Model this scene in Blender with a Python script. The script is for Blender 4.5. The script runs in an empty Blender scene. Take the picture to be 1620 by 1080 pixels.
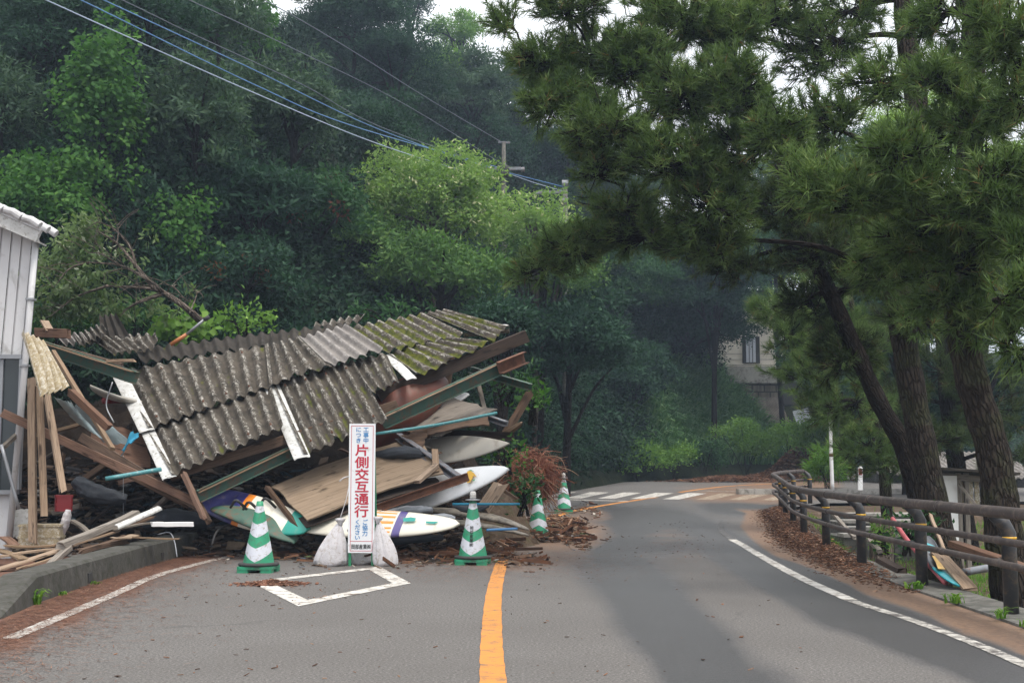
import bpy, math, random
import numpy as np
from mathutils import Vector, Matrix

# ------------------------------------------------------------------ camera, sky, sun, exposure
SC = bpy.context.scene
COL = SC.collection
F, PITCH, EYE = 2000.0, math.atan(201 / 2000.0), 1.06
cam = bpy.data.cameras.new('camera')
cam.sensor_width = 36.0
cam.lens = 36.0 * F / 1620.0
cam.clip_start, cam.clip_end = 0.1, 3000
cam_o = bpy.data.objects.new('camera', cam)
cam_o.location = (0, 0, EYE)
cam_o.rotation_euler = (math.radians(90) + PITCH, 0, 0)
COL.objects.link(cam_o)
SC.camera = cam_o

SUN_EL, SUN_AZ = math.radians(64), math.radians(140)      # azimuth clockwise from +Y
W = bpy.data.worlds.new('World')
SC.world = W
W.use_nodes = True
wn, wl = W.node_tree.nodes, W.node_tree.links
wn.clear()
sky = wn.new('ShaderNodeTexSky')
sky.sky_type = 'NISHITA'
sky.sun_disc = False
sky.sun_elevation = SUN_EL
sky.sun_rotation = SUN_AZ
sky.dust_density = 4.0
sky.air_density = 1.2
cloud = wn.new('ShaderNodeMixRGB')                       # thin overcast over the clear sky
cloud.inputs[0].default_value = 0.8
cloud.inputs[2].default_value = (12.0, 12.1, 12.3, 1)
bg = wn.new('ShaderNodeBackground')
bg.inputs[1].default_value = 0.125
wo = wn.new('ShaderNodeOutputWorld')
wtc = wn.new('ShaderNodeTexCoord')                       # overcast: the zenith is brighter than the horizon
wsp = wn.new('ShaderNodeSeparateXYZ')
wrp = wn.new('ShaderNodeValToRGB')
wrp.color_ramp.elements[0].position = 0.0
wrp.color_ramp.elements[0].color = (.47, .48, .50, 1)
wrp.color_ramp.elements[1].position = 1.0
wrp.color_ramp.elements[1].color = (1, .99, .97, 1)
wmu = wn.new('ShaderNodeMixRGB')
wmu.blend_type = 'MULTIPLY'
wmu.inputs[0].default_value = 1
wmu.inputs[2].default_value = (19, 19, 19, 1)
wl.new(wtc.outputs['Generated'], wsp.inputs[0])
wl.new(wsp.outputs[2], wrp.inputs[0])
wl.new(wrp.outputs[0], wmu.inputs[1])
wl.new(wmu.outputs[0], cloud.inputs[2])
wl.new(sky.outputs[0], cloud.inputs[1])
wl.new(cloud.outputs[0], bg.inputs[0])
wl.new(bg.outputs[0], wo.inputs[0])

sun = bpy.data.lights.new('sun', 'SUN')
sun.energy = 2.6
sun.angle = math.radians(18)
sun.color = (1.0, 0.95, 0.87)
sun_o = bpy.data.objects.new('sun', sun)
d = Vector((math.sin(SUN_AZ) * math.cos(SUN_EL), math.cos(SUN_AZ) * math.cos(SUN_EL), math.sin(SUN_EL)))
sun_o.rotation_euler = (-d).to_track_quat('-Z', 'Y').to_euler()
sun_o.location = (0, 0, 40)
COL.objects.link(sun_o)

vs = SC.view_settings
vs.view_transform = 'Standard'
vs.look = 'None'
vs.gamma = 1
vs.exposure = 0.12
SC.cycles.max_bounces = 6
SC.cycles.diffuse_bounces = 3
SC.cycles.glossy_bounces = 2
SC.cycles.transmission_bounces = 3
SC.cycles.volume_bounces = 0
SC.cycles.transparent_max_bounces = 8
SC.cycles.use_adaptive_sampling = True
SC.cycles.use_denoising = True
SC.cycles.caustics_reflective = False
SC.cycles.caustics_refractive = False

rng = np.random.default_rng(7)
random.seed(7)
CP, SP = math.cos(PITCH), math.sin(PITCH)


def P(px, py, Y):
    """point at forward distance Y that lies on the ray through photo pixel px, py"""
    u, v = (px - 810) / F, (540 - py) / F
    t = Y / (CP - v * SP)
    return Vector((u * t, Y, EYE + (SP + v * CP) * t))


def h(Y):
    """height of the road: level, then climbing past the bend"""
    t = np.clip((np.asarray(Y, float) - 16.5), 0, None)
    return np.where(t < 4, 0.022 * t * t / 8, 0.022 * (t - 2)) * 1.0 - np.where(t > 46, 0.022 * (t - 46), 0)


def G(px, py):
    lo, hi = 2.0, 400.0
    a = P(px, py, 1.0)
    s = a.z - EYE
    Y = 3.0
    prev = 3.0
    while Y < 120:
        if EYE + s * Y <= float(h(Y)):
            break
        prev = Y
        Y += 0.5
    lo, hi = prev, Y
    for _ in range(24):
        m = (lo + hi) / 2
        if EYE + s * m <= float(h(m)):
            hi = m
        else:
            lo = m
    return Vector((a.x * hi, hi, float(h(hi))))


def project(X, Y, Z):
    X, Y, Z = np.asarray(X, float), np.asarray(Y, float), np.asarray(Z, float)
    dz = Z - EYE
    zc = Y * CP + dz * SP
    yc = -Y * SP + dz * CP
    zc = np.where(zc < 0.1, 0.1, zc)
    return 810 + F * X / zc, 540 - F * yc / zc


# ------------------------------------------------------------------ helpers
class MB:
    def __init__(s):
        s.v, s.f, s.uv, s.m = [], [], [], []

    def face(s, idx, uv=None, m=0):
        s.f.append(tuple(idx))
        s.uv.append(uv if uv else [(0, 0)] * len(idx))
        s.m.append(m)

    def verts(s, pts):
        b = len(s.v)
        s.v.extend([tuple(p) for p in pts])
        return b

    def prism(s, prof, p0, p1, up=(0, 0, 1), roll=0.0, seg=1, jit=0.0, jag=0.0, bend=(0, 0, 0), m=0, taper=1.0):
        p0, p1 = Vector(p0), Vector(p1)
        ax = (p1 - p0)
        L = ax.length
        ax.normalize()
        up = Vector(up)
        if abs(ax.dot(up.normalized())) > 0.97:
            up = Vector((0, 1, 0))
        sd = ax.cross(up).normalized()
        uu = sd.cross(ax).normalized()
        if roll:
            q = Matrix.Rotation(roll, 3, ax)
            sd, uu = q @ sd, q @ uu
        n = len(prof)
        per = [0]
        for i in range(n):
            a, b = prof[i], prof[(i + 1) % n]
            per.append(per[-1] + math.hypot(a[0] - b[0], a[1] - b[1]))
        ends = [[random.uniform(-jag, jag) for _ in prof] for _ in range(2)]
        off = random.uniform(0, 50)
        rings = []
        for k in range(seg + 1):
            t = k / seg
            c = p0.lerp(p1, t) + Vector(bend) * (4 * t * (1 - t))
            jx, jy = random.uniform(-jit, jit), random.uniform(-jit, jit)
            sc = 1 + (taper - 1) * t
            ring = []
            for i, (a, b) in enumerate(prof):
                e = ends[0][i] if k == 0 else ends[1][i] if k == seg else 0
                ring.append(c + sd * (a * sc + jx) + uu * (b * sc + jy) + ax * e)
            rings.append(s.verts(ring))
        for k in range(seg):
            for i in range(n):
                j = (i + 1) % n
                u0, u1 = off + L * k / seg, off + L * (k + 1) / seg
                s.face((rings[k] + i, rings[k] + j, rings[k + 1] + j, rings[k + 1] + i),
                       [(u0, per[i]), (u0, per[i + 1]), (u1, per[i + 1]), (u1, per[i])], m)
        s.face([rings[0] + i for i in range(n)][::-1], [(off + a * .3, b + 3) for a, b in prof][::-1], m)
        s.face([rings[-1] + i for i in range(n)], [(off + a * .3, b + 3) for a, b in prof], m)

    def beam(s, p0, p1, w, hh, **k):
        b = min(w, hh) * 0.06
        w, hh = w / 2, hh / 2
        s.prism([(-w + b, -hh), (w - b, -hh), (w, -hh + b), (w, hh - b), (w - b, hh), (-w + b, hh), (-w, hh - b), (-w, -hh + b)],
                p0, p1, **k)

    def box(s, c, size, rz=0.0, m=0, bev=0.0):
        c = Vector(c)
        R = Matrix.Rotation(rz, 3, 'Z')
        x, y, z = size[0] / 2, size[1] / 2, size[2] / 2
        s.prism([(-x, -y), (x, -y), (x, y), (-x, y)] if not bev else
                [(-x + bev, -y), (x - bev, -y), (x, -y + bev), (x, y - bev), (x - bev, y), (-x + bev, y), (-x, y - bev), (-x, -y + bev)],
                c + Vector((0, 0, -z)), c + Vector((0, 0, z)), up=R @ Vector((0, 1, 0)), m=m)

    def tube(s, pts, r, n=8, m=0, caps=True, squash=1.0):
        pts = [Vector(p) for p in pts]
        rs = r if isinstance(r, (list, tuple, np.ndarray)) else [r] * len(pts)
        t0 = (pts[1] - pts[0]).normalized()
        ref = Vector((0, 0, 1)) if abs(t0.z) < 0.9 else Vector((1, 0, 0))
        nrm = t0.cross(ref).normalized()
        rings, L = [], 0
        ls = []
        for i, p in enumerate(pts):
            t = (pts[min(i + 1, len(pts) - 1)] - pts[max(i - 1, 0)]).normalized()
            nrm = (nrm - t * nrm.dot(t)).normalized()
            b = t.cross(nrm)
            if i:
                L += (p - pts[i - 1]).length
            ls.append(L)
            rings.append(s.verts([p + (nrm * math.cos(a) + b * math.sin(a) * squash) * rs[i]
                                  for a in [2 * math.pi * k / n for k in range(n)]]))
        for i in range(len(pts) - 1):
            c0 = 2 * math.pi * rs[i] / n
            for k in range(n):
                j = (k + 1) % n
                s.face((rings[i] + k, rings[i] + j, rings[i + 1] + j, rings[i + 1] + k),
                       [(ls[i], k * c0), (ls[i], (k + 1) * c0), (ls[i + 1], (k + 1) * c0), (ls[i + 1], k * c0)], m)
        if caps:
            s.face([rings[0] + k for k in range(n)][::-1], None, m)
            s.face([rings[-1] + k for k in range(n)], None, m)

    def lathe(s, prof, n=24, c=(0, 0, 0), m=0):
        rings = []
        for r, z in prof:
            rings.append(s.verts([(c[0] + r * math.cos(2 * math.pi * k / n), c[1] + r * math.sin(2 * math.pi * k / n), c[2] + z) for k in range(n)]))
        for i in range(len(prof) - 1):
            for k in range(n):
                j = (k + 1) % n
                s.face((rings[i] + k, rings[i] + j, rings[i + 1] + j, rings[i + 1] + k), [(k / n, i), ((k + 1) / n, i), ((k + 1) / n, i + 1), (k / n, i + 1)], m)
        s.face([rings[0] + k for k in range(n)][::-1], None, m)
        s.face([rings[-1] + k for k in range(n)], None, m)

    def grid(s, fn, nu, nv, m=0, thick=None):
        """fn(u, v) -> (point, (tu, tv)); thick = vector or None (then a single skin)"""
        layers = [Vector((0, 0, 0))] + ([Vector(thick)] if thick is not None else [])
        bs = []
        T = {}
        for off in layers:
            pts = []
            for j in range(nv + 1):
                for i in range(nu + 1):
                    p, uv = fn(i / nu, j / nv)
                    T[(i, j)] = uv
                    pts.append(Vector(p) + off)
            bs.append(s.verts(pts))
        w = nu + 1
        for li, b in enumerate(bs):
            for j in range(nv):
                for i in range(nu):
                    q = [(i, j), (i + 1, j), (i + 1, j + 1), (i, j + 1)]
                    if li:
                        q = q[::-1]
                    s.face([b + a + c * w for a, c in q], [T[x] for x in q], m)
        if thick is not None:
            a, b = bs
            edge = [(i, 0) for i in range(nu)] + [(nu, j) for j in range(nv)] + [(nu - i, nv) for i in range(nu)] + [(0, nv - j) for j in range(nv)]
            for k in range(len(edge)):
                (x0, y0), (x1, y1) = edge[k], edge[(k + 1) % len(edge)]
                s.face((a + x1 + y1 * w, a + x0 + y0 * w, b + x0 + y0 * w, b + x1 + y1 * w),
                       [T[(x1, y1)], T[(x0, y0)], T[(x0, y0)], T[(x1, y1)]], m)

    def build(s, name, mats, parent=None, world=True, smooth=False):
        me = bpy.data.meshes.new(name)
        V = np.array(s.v, dtype=float)
        loc = Vector((0, 0, 0))
        if parent is None:
            loc = Vector(((V[:, 0].min() + V[:, 0].max()) / 2, (V[:, 1].min() + V[:, 1].max()) / 2, V[:, 2].min()))
            if not world:
                loc = Vector((0, 0, 0))
            V = V - np.array(loc)
        elif world:
            q = parent
            off = Vector((0, 0, 0))
            while q is not None:
                off += q.location
                q = q.parent
            V = V - np.array(off)
        me.from_pydata(V.tolist(), [], s.f)
        uvl = me.uv_layers.new(name='UVMap')
        flat = [c for uv in s.uv for pt in uv for c in pt]
        uvl.data.foreach_set('uv', flat)
        for mt in (mats if isinstance(mats, (list, tuple)) else [mats]):
            me.materials.append(mt)
        if any(s.m):
            me.polygons.foreach_set('material_index', s.m)
        if smooth:
            me.polygons.foreach_set('use_smooth', [True] * len(me.polygons))
        me.update()
        o = bpy.data.objects.new(name, me)
        COL.objects.link(o)
        o.location = loc
        if parent is not None:
            o.parent = parent
        return o


def np_mesh(name, Q, mat, parent=None, rnd=None, smooth=False):
    if isinstance(Q, tuple):
        Q, rnd = Q
    """Q: (n, k, 3) loose faces in world space -> one mesh object"""
    n, k = Q.shape[:2]
    V = Q.reshape(-1, 3).astype(np.float32)
    loc = Vector((0, 0, 0))
    if parent is None:
        lo, hi = V.min(0), V.max(0)
        loc = Vector((float(lo[0] + hi[0]) / 2, float(lo[1] + hi[1]) / 2, float(lo[2])))
        V = V - np.array(loc, dtype=np.float32)
    else:
        q, off = parent, Vector((0, 0, 0))
        while q is not None:
            off += q.location
            q = q.parent
        V = V - np.array(off, dtype=np.float32)
    me = bpy.data.meshes.new(name)
    me.vertices.add(len(V))
    me.vertices.foreach_set('co', V.ravel())
    me.loops.add(n * k)
    me.loops.foreach_set('vertex_index', np.arange(n * k, dtype=np.int32))
    me.polygons.add(n)
    me.polygons.foreach_set('loop_start', np.arange(0, n * k, k, dtype=np.int32))
    me.polygons.foreach_set('loop_total', np.full(n, k, dtype=np.int32))
    a = me.attributes.new('rnd', 'FLOAT', 'FACE')
    a.data.foreach_set('value', (rng.random(n) if rnd is None else rnd).astype(np.float32))
    me.materials.append(mat)
    me.update(calc_edges=True)
    o = bpy.data.objects.new(name, me)
    COL.objects.link(o)
    o.location = loc
    if parent is not None:
        o.parent = parent
    return o


def tag(o, label, cat, group=None):
    o['label'] = label
    o['category'] = cat
    if group:
        o['group'] = group
    return o


def struct(o, kind='structure', label=None):
    o['kind'] = kind
    if label:
        o['label'] = label
    return o


def thing(name, loc, label, cat, group=None, rz=0.0):
    o = bpy.data.objects.new(name, None)
    o.empty_display_size = 0.2
    o.location = loc
    o.rotation_euler = (0, 0, rz)
    COL.objects.link(o)
    return tag(o, label, cat, group)


def dup(o, parent=None):
    c = o.copy()
    COL.objects.link(c)
    if parent is not None:
        c.parent = parent
    for ch in list(o.children):
        dup(ch, c)
    return c


def spline(pts, n=8):
    """Catmull-Rom through the points"""
    pts = [Vector(p) for p in pts]
    e = [pts[0] * 2 - pts[1]] + pts + [pts[-1] * 2 - pts[-2]]
    out = []
    for i in range(1, len(e) - 2):
        a, b, c, d_ = e[i - 1], e[i], e[i + 1], e[i + 2]
        for k in range(n):
            t = k / n
            out.append(0.5 * ((2 * b) + (c - a) * t + (2 * a - 5 * b + 4 * c - d_) * t * t + (3 * b - a - 3 * c + d_) * t ** 3))
    out.append(pts[-1])
    return out


# ------------------------------------------------------------------ materials
class NT:
    def __init__(s, name):
        s.mat = bpy.data.materials.new(name)
        s.mat.use_nodes = True
        s.n, s.l = s.mat.node_tree.nodes, s.mat.node_tree.links
        s.b = s.n['Principled BSDF']
        s.out = s.n['Material Output']

    def node(s, t, **k):
        x = s.n.new(t)
        for a, b in k.items():
            setattr(x, a, b)
        return x

    def set(s, sock, val):
        if hasattr(val, 'is_linked') or hasattr(val, 'links'):
            s.l.new(val, sock)
        else:
            if isinstance(val, (tuple, list)) and len(val) == 3 and sock.type == 'RGBA':
                val = (*val, 1)
            sock.default_value = val

    def noise(s, vec, scale, detail=4, rough=0.55, dist=0.0):
        x = s.node('ShaderNodeTexNoise')
        x.inputs['Scale'].default_value = scale
        x.inputs['Detail'].default_value = detail
        x.inputs['Roughness'].default_value = rough
        x.inputs['Distortion'].default_value = dist
        if vec is not None:
            s.l.new(vec, x.inputs['Vector'])
        return x.outputs['Fac']

    def ramp(s, fac, stops, const=False):
        x = s.node('ShaderNodeValToRGB')
        if const:
            x.color_ramp.interpolation = 'CONSTANT'
        e = x.color_ramp.elements
        while len(e) < len(stops):
            e.new(0.5)
        for i, (p, c) in enumerate(stops):
            e[i].position = p
            e[i].color = (*c, 1) if len(c) == 3 else c
        s.l.new(fac, x.inputs[0])
        return x.outputs[0]

    def mix(s, fac, a, b, mode='MIX'):
        x = s.node('ShaderNodeMixRGB', blend_type=mode)
        s.set(x.inputs[0], fac)
        s.set(x.inputs[1], a)
        s.set(x.inputs[2], b)
        return x.outputs[0]

    def math(s, op, a, b=0.0, c=None):
        x = s.node('ShaderNodeMath', operation=op)
        s.set(x.inputs[0], a)
        s.set(x.inputs[1], b)
        if c is not None:
            s.set(x.inputs[2], c)
        return x.outputs[0]

    def mapping(s, vec, scale, rot=(0, 0, 0), loc=(0, 0, 0)):
        x = s.node('ShaderNodeMapping')
        x.inputs['Scale'].default_value = scale
        x.inputs['Rotation'].default_value = rot
        x.inputs['Location'].default_value = loc
        s.l.new(vec, x.inputs['Vector'])
        return x.outputs[0]

    def coord(s, which='Object'):
        return s.node('ShaderNodeTexCoord').outputs[which]

    def bump(s, hgt, strength=0.3, dist=0.02):
        x = s.node('ShaderNodeBump')
        x.inputs['Strength'].default_value = strength
        x.inputs['Distance'].default_value = dist
        s.l.new(hgt, x.inputs['Height'])
        s.l.new(x.outputs[0], s.b.inputs['Normal'])

    def fin(s, color=None, rough=None, metal=None, spec=None):
        if color is not None:
            s.set(s.b.inputs['Base Color'], color)
        if rough is not None:
            s.set(s.b.inputs['Roughness'], rough)
        if metal is not None:
            s.b.inputs['Metallic'].default_value = metal
        if spec is not None:
            s.b.inputs['Specular IOR Level'].default_value = spec
        return s.mat


def m_plain(name, c1, c2=None, scale=6, rough=0.6, bump=0.15, metal=0.0, spec=0.5, dirt=None, dirt_amt=0.3, contrast=0.25):
    t = NT(name)
    c2 = c2 or tuple(x * 0.75 for x in c1)
    co = t.coord()
    n = t.noise(co, scale, 6)
    col = t.ramp(n, [(0.5 - contrast, c2), (0.5 + contrast, c1)])
    if dirt:
        n2 = t.noise(co, scale * 2.3, 8, 0.7, 0.6)
        k = t.ramp(n2, [(0.62 - dirt_amt * .5, (0, 0, 0)), (0.74 - dirt_amt * .3, (1, 1, 1))])
        col = t.mix(k, col, dirt)
    if bump:
        t.bump(t.noise(co, scale * 9, 5), bump, 0.01)
    return t.fin(col, rough, metal, spec)


def m_wood(name, dark, light, grain=1.0, rough=0.8, grey=None):
    t = NT(name)
    uv = t.coord('UV')
    st = t.mapping(uv, (1.2 * grain, 26 * grain, 1))
    n = t.noise(st, 3.0, 7, 0.65, 0.5)
    col = t.ramp(n, [(0.3, dark), (0.5, tuple((a + b) / 2 for a, b in zip(dark, light))), (0.72, light)])
    kn = t.noise(t.mapping(uv, (2.2, 9, 1)), 1.6, 3)
    col = t.mix(t.ramp(kn, [(0.3, (1, 1, 1)), (0.42, (0, 0, 0))]), col, tuple(x * 0.45 for x in dark))
    oi = t.node('ShaderNodeObjectInfo').outputs['Random']
    hv = t.node('ShaderNodeHueSaturation')
    t.l.new(t.math('MULTIPLY_ADD', oi, 0.5, 0.72), hv.inputs['Value'])
    t.l.new(t.math('MULTIPLY_ADD', oi, -0.25, 1.05), hv.inputs['Saturation'])
    t.l.new(col, hv.inputs['Color'])
    col = hv.outputs[0]
    if grey:
        k = t.ramp(t.noise(uv, 1.4, 5), [(0.42, (0, 0, 0)), (0.6, (1, 1, 1))])
        col = t.mix(k, col, grey)
    t.bump(n, 0.5, 0.006)
    return t.fin(col, rough, spec=0.25)


def m_leaf(name, a, b, c=None, trans=0.28, rough=0.6, spec=0.12, tip=None, tip_amt=0.08):
    t = NT(name)
    at = t.node('ShaderNodeAttribute')
    at.attribute_name = 'rnd'
    r = at.outputs['Fac']
    stops = [(0.0, a), (0.6, b), (1.0, c or b)]
    col = t.ramp(r, stops)
    big = t.noise(t.coord(), 0.8, 3)
    col = t.mix(t.ramp(big, [(0.35, (0, 0, 0)), (0.65, (1, 1, 1))]), t.mix(0.35, col, (a[0] * .8, a[1] * .8, a[2] * .9)), col)
    if tip:
        col = t.mix(t.math('GREATER_THAN', r, 1 - tip_amt), col, tip)
    t.fin(col, rough, spec=spec)
    tr = t.node('ShaderNodeBsdfTranslucent')
    tc = t.mix(0.5, col, (b[0] * 1.5, b[1] * 1.7, b[2] * .6))
    t.l.new(tc, tr.inputs[0])
    mx = t.node('ShaderNodeMixShader')
    mx.inputs[0].default_value = trans
    t.l.new(t.b.outputs[0], mx.inputs[1])
    t.l.new(tr.outputs[0], mx.inputs[2])
    t.l.new(mx.outputs[0], t.out.inputs[0])
    return t.mat


def m_slate(name, moss, base=((.020, .017, .014), (.088, .074, .058), (.48, .46, .42)), fleck=0.612):
    """weathered corrugated asbestos-cement: UV.x counts waves, UV.y metres down the slope"""
    t = NT(name)
    uv = t.coord('UV')
    ob = t.coord()
    sep = t.node('ShaderNodeSeparateXYZ')
    t.l.new(uv, sep.inputs[0])
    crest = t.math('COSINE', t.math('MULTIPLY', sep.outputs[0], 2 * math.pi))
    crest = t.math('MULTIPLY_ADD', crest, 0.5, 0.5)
    n = t.noise(ob, 5, 7, 0.7)
    col = t.ramp(n, [(0.3, base[0]), (0.62, base[1])])
    fl = t.noise(t.mapping(uv, (3.2, 9, 1)), 1.3, 9, 0.8, 0.9)
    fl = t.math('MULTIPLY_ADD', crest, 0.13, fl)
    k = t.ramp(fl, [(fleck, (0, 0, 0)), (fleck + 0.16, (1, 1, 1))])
    col = t.mix(k, col, base[2])
    if moss > 0:
        mn = t.noise(ob, 2.2, 6, 0.65)
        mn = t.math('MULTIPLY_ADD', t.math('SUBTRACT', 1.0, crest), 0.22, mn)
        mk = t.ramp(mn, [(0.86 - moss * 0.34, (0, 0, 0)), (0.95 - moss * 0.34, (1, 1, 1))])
        mc = t.ramp(t.noise(ob, 16, 4), [(0.35, (.035, .045, .006)), (0.65, (.115, .120, .020))])
        col = t.mix(mk, col, mc)
    t.bump(t.noise(ob, 40, 6, 0.7), 0.5, 0.01)
    return t.fin(col, 0.9, spec=0.2)


M = {}
M['wood_tan'] = m_wood('wood_tan', (.16, .10, .06), (.40, .285, .19))
M['wood_brown'] = m_wood('wood_brown', (.055, .032, .020), (.17, .105, .068))
M['wood_red'] = m_wood('wood_red', (.085, .042, .026), (.24, .135, .088))
M['wood_grey'] = m_wood('wood_grey', (.10, .085, .07), (.30, .26, .22))
M['wood_dark'] = m_wood('wood_dark', (.025, .016, .012), (.075, .05, .037))
M['ply'] = m_wood('plywood', (.17, .115, .07), (.31, .225, .15), grain=0.35)
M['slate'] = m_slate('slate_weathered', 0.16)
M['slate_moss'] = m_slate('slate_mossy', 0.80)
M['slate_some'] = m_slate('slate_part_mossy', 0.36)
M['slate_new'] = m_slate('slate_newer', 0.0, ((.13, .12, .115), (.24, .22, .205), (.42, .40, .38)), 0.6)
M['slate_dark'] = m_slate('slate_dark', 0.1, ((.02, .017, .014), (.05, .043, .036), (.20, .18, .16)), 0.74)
M['trim'] = m_plain('painted_trim', (.62, .62, .62), (.42, .42, .40), 9, 0.5, 0.1, dirt=(.16, .14, .11), dirt_amt=0.2)
M['poly'] = m_plain('old_polycarbonate', (.40, .33, .20), (.24, .18, .10), 14, 0.4, 0.2, dirt=(.60, .57, .50), dirt_amt=0.3)
M['rust'] = m_plain('rust', (.20, .085, .045), (.07, .035, .025), 10, 0.85, 0.5)
M['green_steel'] = m_plain('green_painted_steel', (.055, .125, .090), (.040, .092, .068), 4, 0.6, 0.2, dirt=(.14, .065, .035), dirt_amt=0.28)
M['grey_steel'] = m_plain('grey_steel', (.22, .24, .27), (.12, .13, .15), 7, 0.45, 0.1, dirt=(.16, .08, .05), dirt_amt=0.25)
M['teal_pipe'] = m_plain('teal_pipe', (.07, .27, .29), (.05, .20, .22), 12, 0.5, 0.1, dirt=(.35, .40, .40), dirt_amt=0.15)
M['white_paint'] = m_plain('white_paint', (.78, .78, .78), (.66, .66, .66), 5, 0.5, 0.05)
M['white_grp'] = m_plain('white_gelcoat', (.80, .81, .82), (.68, .69, .70), 2, 0.3, 0.0, dirt=(.35, .32, .28), dirt_amt=0.08)
M['cream_grp'] = m_plain('cream_gelcoat', (.74, .70, .60), (.62, .57, .47), 3, 0.3, 0.0, dirt=(.30, .24, .17), dirt_amt=0.12)
M['grey_grp'] = m_plain('grey_gelcoat', (.40, .38, .34), (.30, .28, .245), 1.2, 0.5, 0.0, dirt=(.20, .17, .13), dirt_amt=0.15)
M['orange_hull'] = m_plain('orange_hull', (.20, .048, .024), (.11, .03, .018), 4, 0.5, 0.1, dirt=(.12, .05, .03), dirt_amt=0.35)
M['black_rubber'] = m_plain('black_rubber', (.022, .022, .024), (.04, .038, .036), 15, 0.7, 0.1)
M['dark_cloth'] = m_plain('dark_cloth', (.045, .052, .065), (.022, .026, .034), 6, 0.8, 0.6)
M['grey_tarp'] = m_plain('grey_tarp', (.30, .32, .35), (.20, .21, .23), 7, 0.5, 0.5)
M['clear_sheet'] = m_plain('clear_sheet', (.34, .42, .44), (.15, .19, .20), 3, 0.15, 0.2)
M['blue_cloth'] = m_plain('blue_cloth', (.02, .28, .45), (.015, .18, .30), 7, 0.7, 0.3)
M['red_plastic'] = m_plain('red_plastic', (.32, .025, .03), (.2, .018, .022), 5, 0.4, 0.0)
M['concrete'] = m_plain('concrete', (.20, .19, .175), (.10, .096, .086), 3, 0.9, 0.6, dirt=(.055, .055, .045), dirt_amt=0.45)
M['concrete_pale'] = m_plain('concrete_pale', (.44, .42, .385), (.33, .31, .285), 2, 0.9, 0.4, dirt=(.14, .13, .11), dirt_amt=0.3)
M['bag'] = m_plain('woven_sack', (.66, .64, .66), (.50, .48, .50), 9, 0.65, 0.9, dirt=(.34, .28, .23), dirt_amt=0.2)
M['sign_white'] = m_plain('sign_white', (.80, .82, .85), (.74, .76, .78), 3, 0.4, 0.0, dirt=(.55, .52, .46), dirt_amt=.08)
M['sign_red'] = m_plain('sign_red', (.55, .03, .06), None, 2, 0.4, 0.0)
M['sign_blue'] = m_plain('sign_blue', (.09, .30, .62), None, 2, 0.4, 0.0)
M['ink'] = m_plain('black_ink', (.02, .02, .02), None, 2, 0.5, 0.0)
M['frame_green'] = m_plain('frame_green', (.03, .26, .12), (.02, .20, .09), 8, 0.5, 0.1)
M['cone_green'] = m_plain('cone_green', (.025, .30, .155), (.02, .23, .12), 8, 0.42, 0.05, dirt=(.07, .12, .08), dirt_amt=0.22)
M['cone_white'] = m_plain('cone_reflective', (.62, .64, .70), (.55, .57, .63), 10, 0.4, 0.05, dirt=(.32, .30, .27), dirt_amt=0.2)
M['lens'] = m_plain('lens_plastic', (.62, .62, .60), (.40, .38, .36), 60, 0.15, 0.0)
M['rail'] = m_plain('rail_brown', (.070, .055, .052), (.045, .036, .034), 5, 0.5, 0.1, dirt=(.17, .13, .11), dirt_amt=0.25)
M['post_black'] = m_plain('post_black', (.028, .030, .036), (.04, .04, .042), 6, 0.5, 0.1, dirt=(.10, .075, .055), dirt_amt=0.25)
M['yellow'] = m_plain('yellow_band', (.75, .42, .02), None, 5, 0.4, 0.0)
M['siding'] = m_plain('siding', (.60, .60, .61), (.53, .53, .545), 1.5, 0.5, 0.05, dirt=(.36, .35, .34), dirt_amt=0.15)
M['glass'] = m_plain('dark_glass', (.03, .04, .045), None, 2, 0.08, 0.0, spec=0.6)
M['alu'] = m_plain('aluminium', (.30, .31, .33), (.24, .25, .27), 4, 0.4, 0.0, metal=0.4)
M['cream_wall'] = m_plain('cream_wall', (.80, .74, .64), (.70, .65, .56), 1, 0.8, 0.1)
M['zinc'] = m_plain('zinc_sheet', (.52, .55, .60), (.42, .45, .50), 4, 0.35, 0.0, metal=0.3)
M['kerb_dark'] = m_plain('kerb_concrete', (.088, .083, .075), (.038, .036, .032), 3, .92, .6, dirt=(.032, .032, .022), dirt_amt=.45)
M['bark'] = None
M['cable'] = m_plain('cable_black', (.10, .12, .16), None, 3, 0.5, 0.0)
M['cable_pale'] = m_plain('cable_pale', (.42, .52, .68), None, 3, 0.4, 0.0)
M['cable_blue'] = m_plain('cable_blue', (.10, .26, .55), None, 3, 0.4, 0.0)


def bark(name, a, b, moss=None):
    t = NT(name)
    uv = t.coord('UV')
    v = t.node('ShaderNodeTexVoronoi')
    v.feature = 'DISTANCE_TO_EDGE'
    v.inputs['Scale'].default_value = 1.0
    dn = t.noise(uv, 6, 4)
    cv = t.node('ShaderNodeVectorMath', operation='ADD')
    t.l.new(t.mapping(uv, (6, 26, 1)), cv.inputs[0])
    t.l.new(dn, cv.inputs[1])
    t.l.new(cv.outputs[0], v.inputs['Vector'])
    crack = t.ramp(v.outputs['Distance'], [(0.0, (0, 0, 0)), (0.22, (1, 1, 1))])
    n = t.noise(t.mapping(uv, (5, 20, 1)), 1.5, 6, 0.7)
    col = t.ramp(n, [(0.35, a), (0.65, b)])
    if moss:
        col = t.mix(t.ramp(t.noise(t.coord(), 2.5, 5), [(0.5, (0, 0, 0)), (0.62, (.8, .8, .8))]), col, moss)
    col = t.mix(t.math('MULTIPLY_ADD', crack, 0.6, 0.4), tuple(x * .3 for x in a), col)
    t.bump(t.math('MULTIPLY_ADD', crack, 1.0, t.math('MULTIPLY', n, 0.5)), 0.9, 0.03)
    return t.fin(col, 0.95, spec=0.1)


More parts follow.
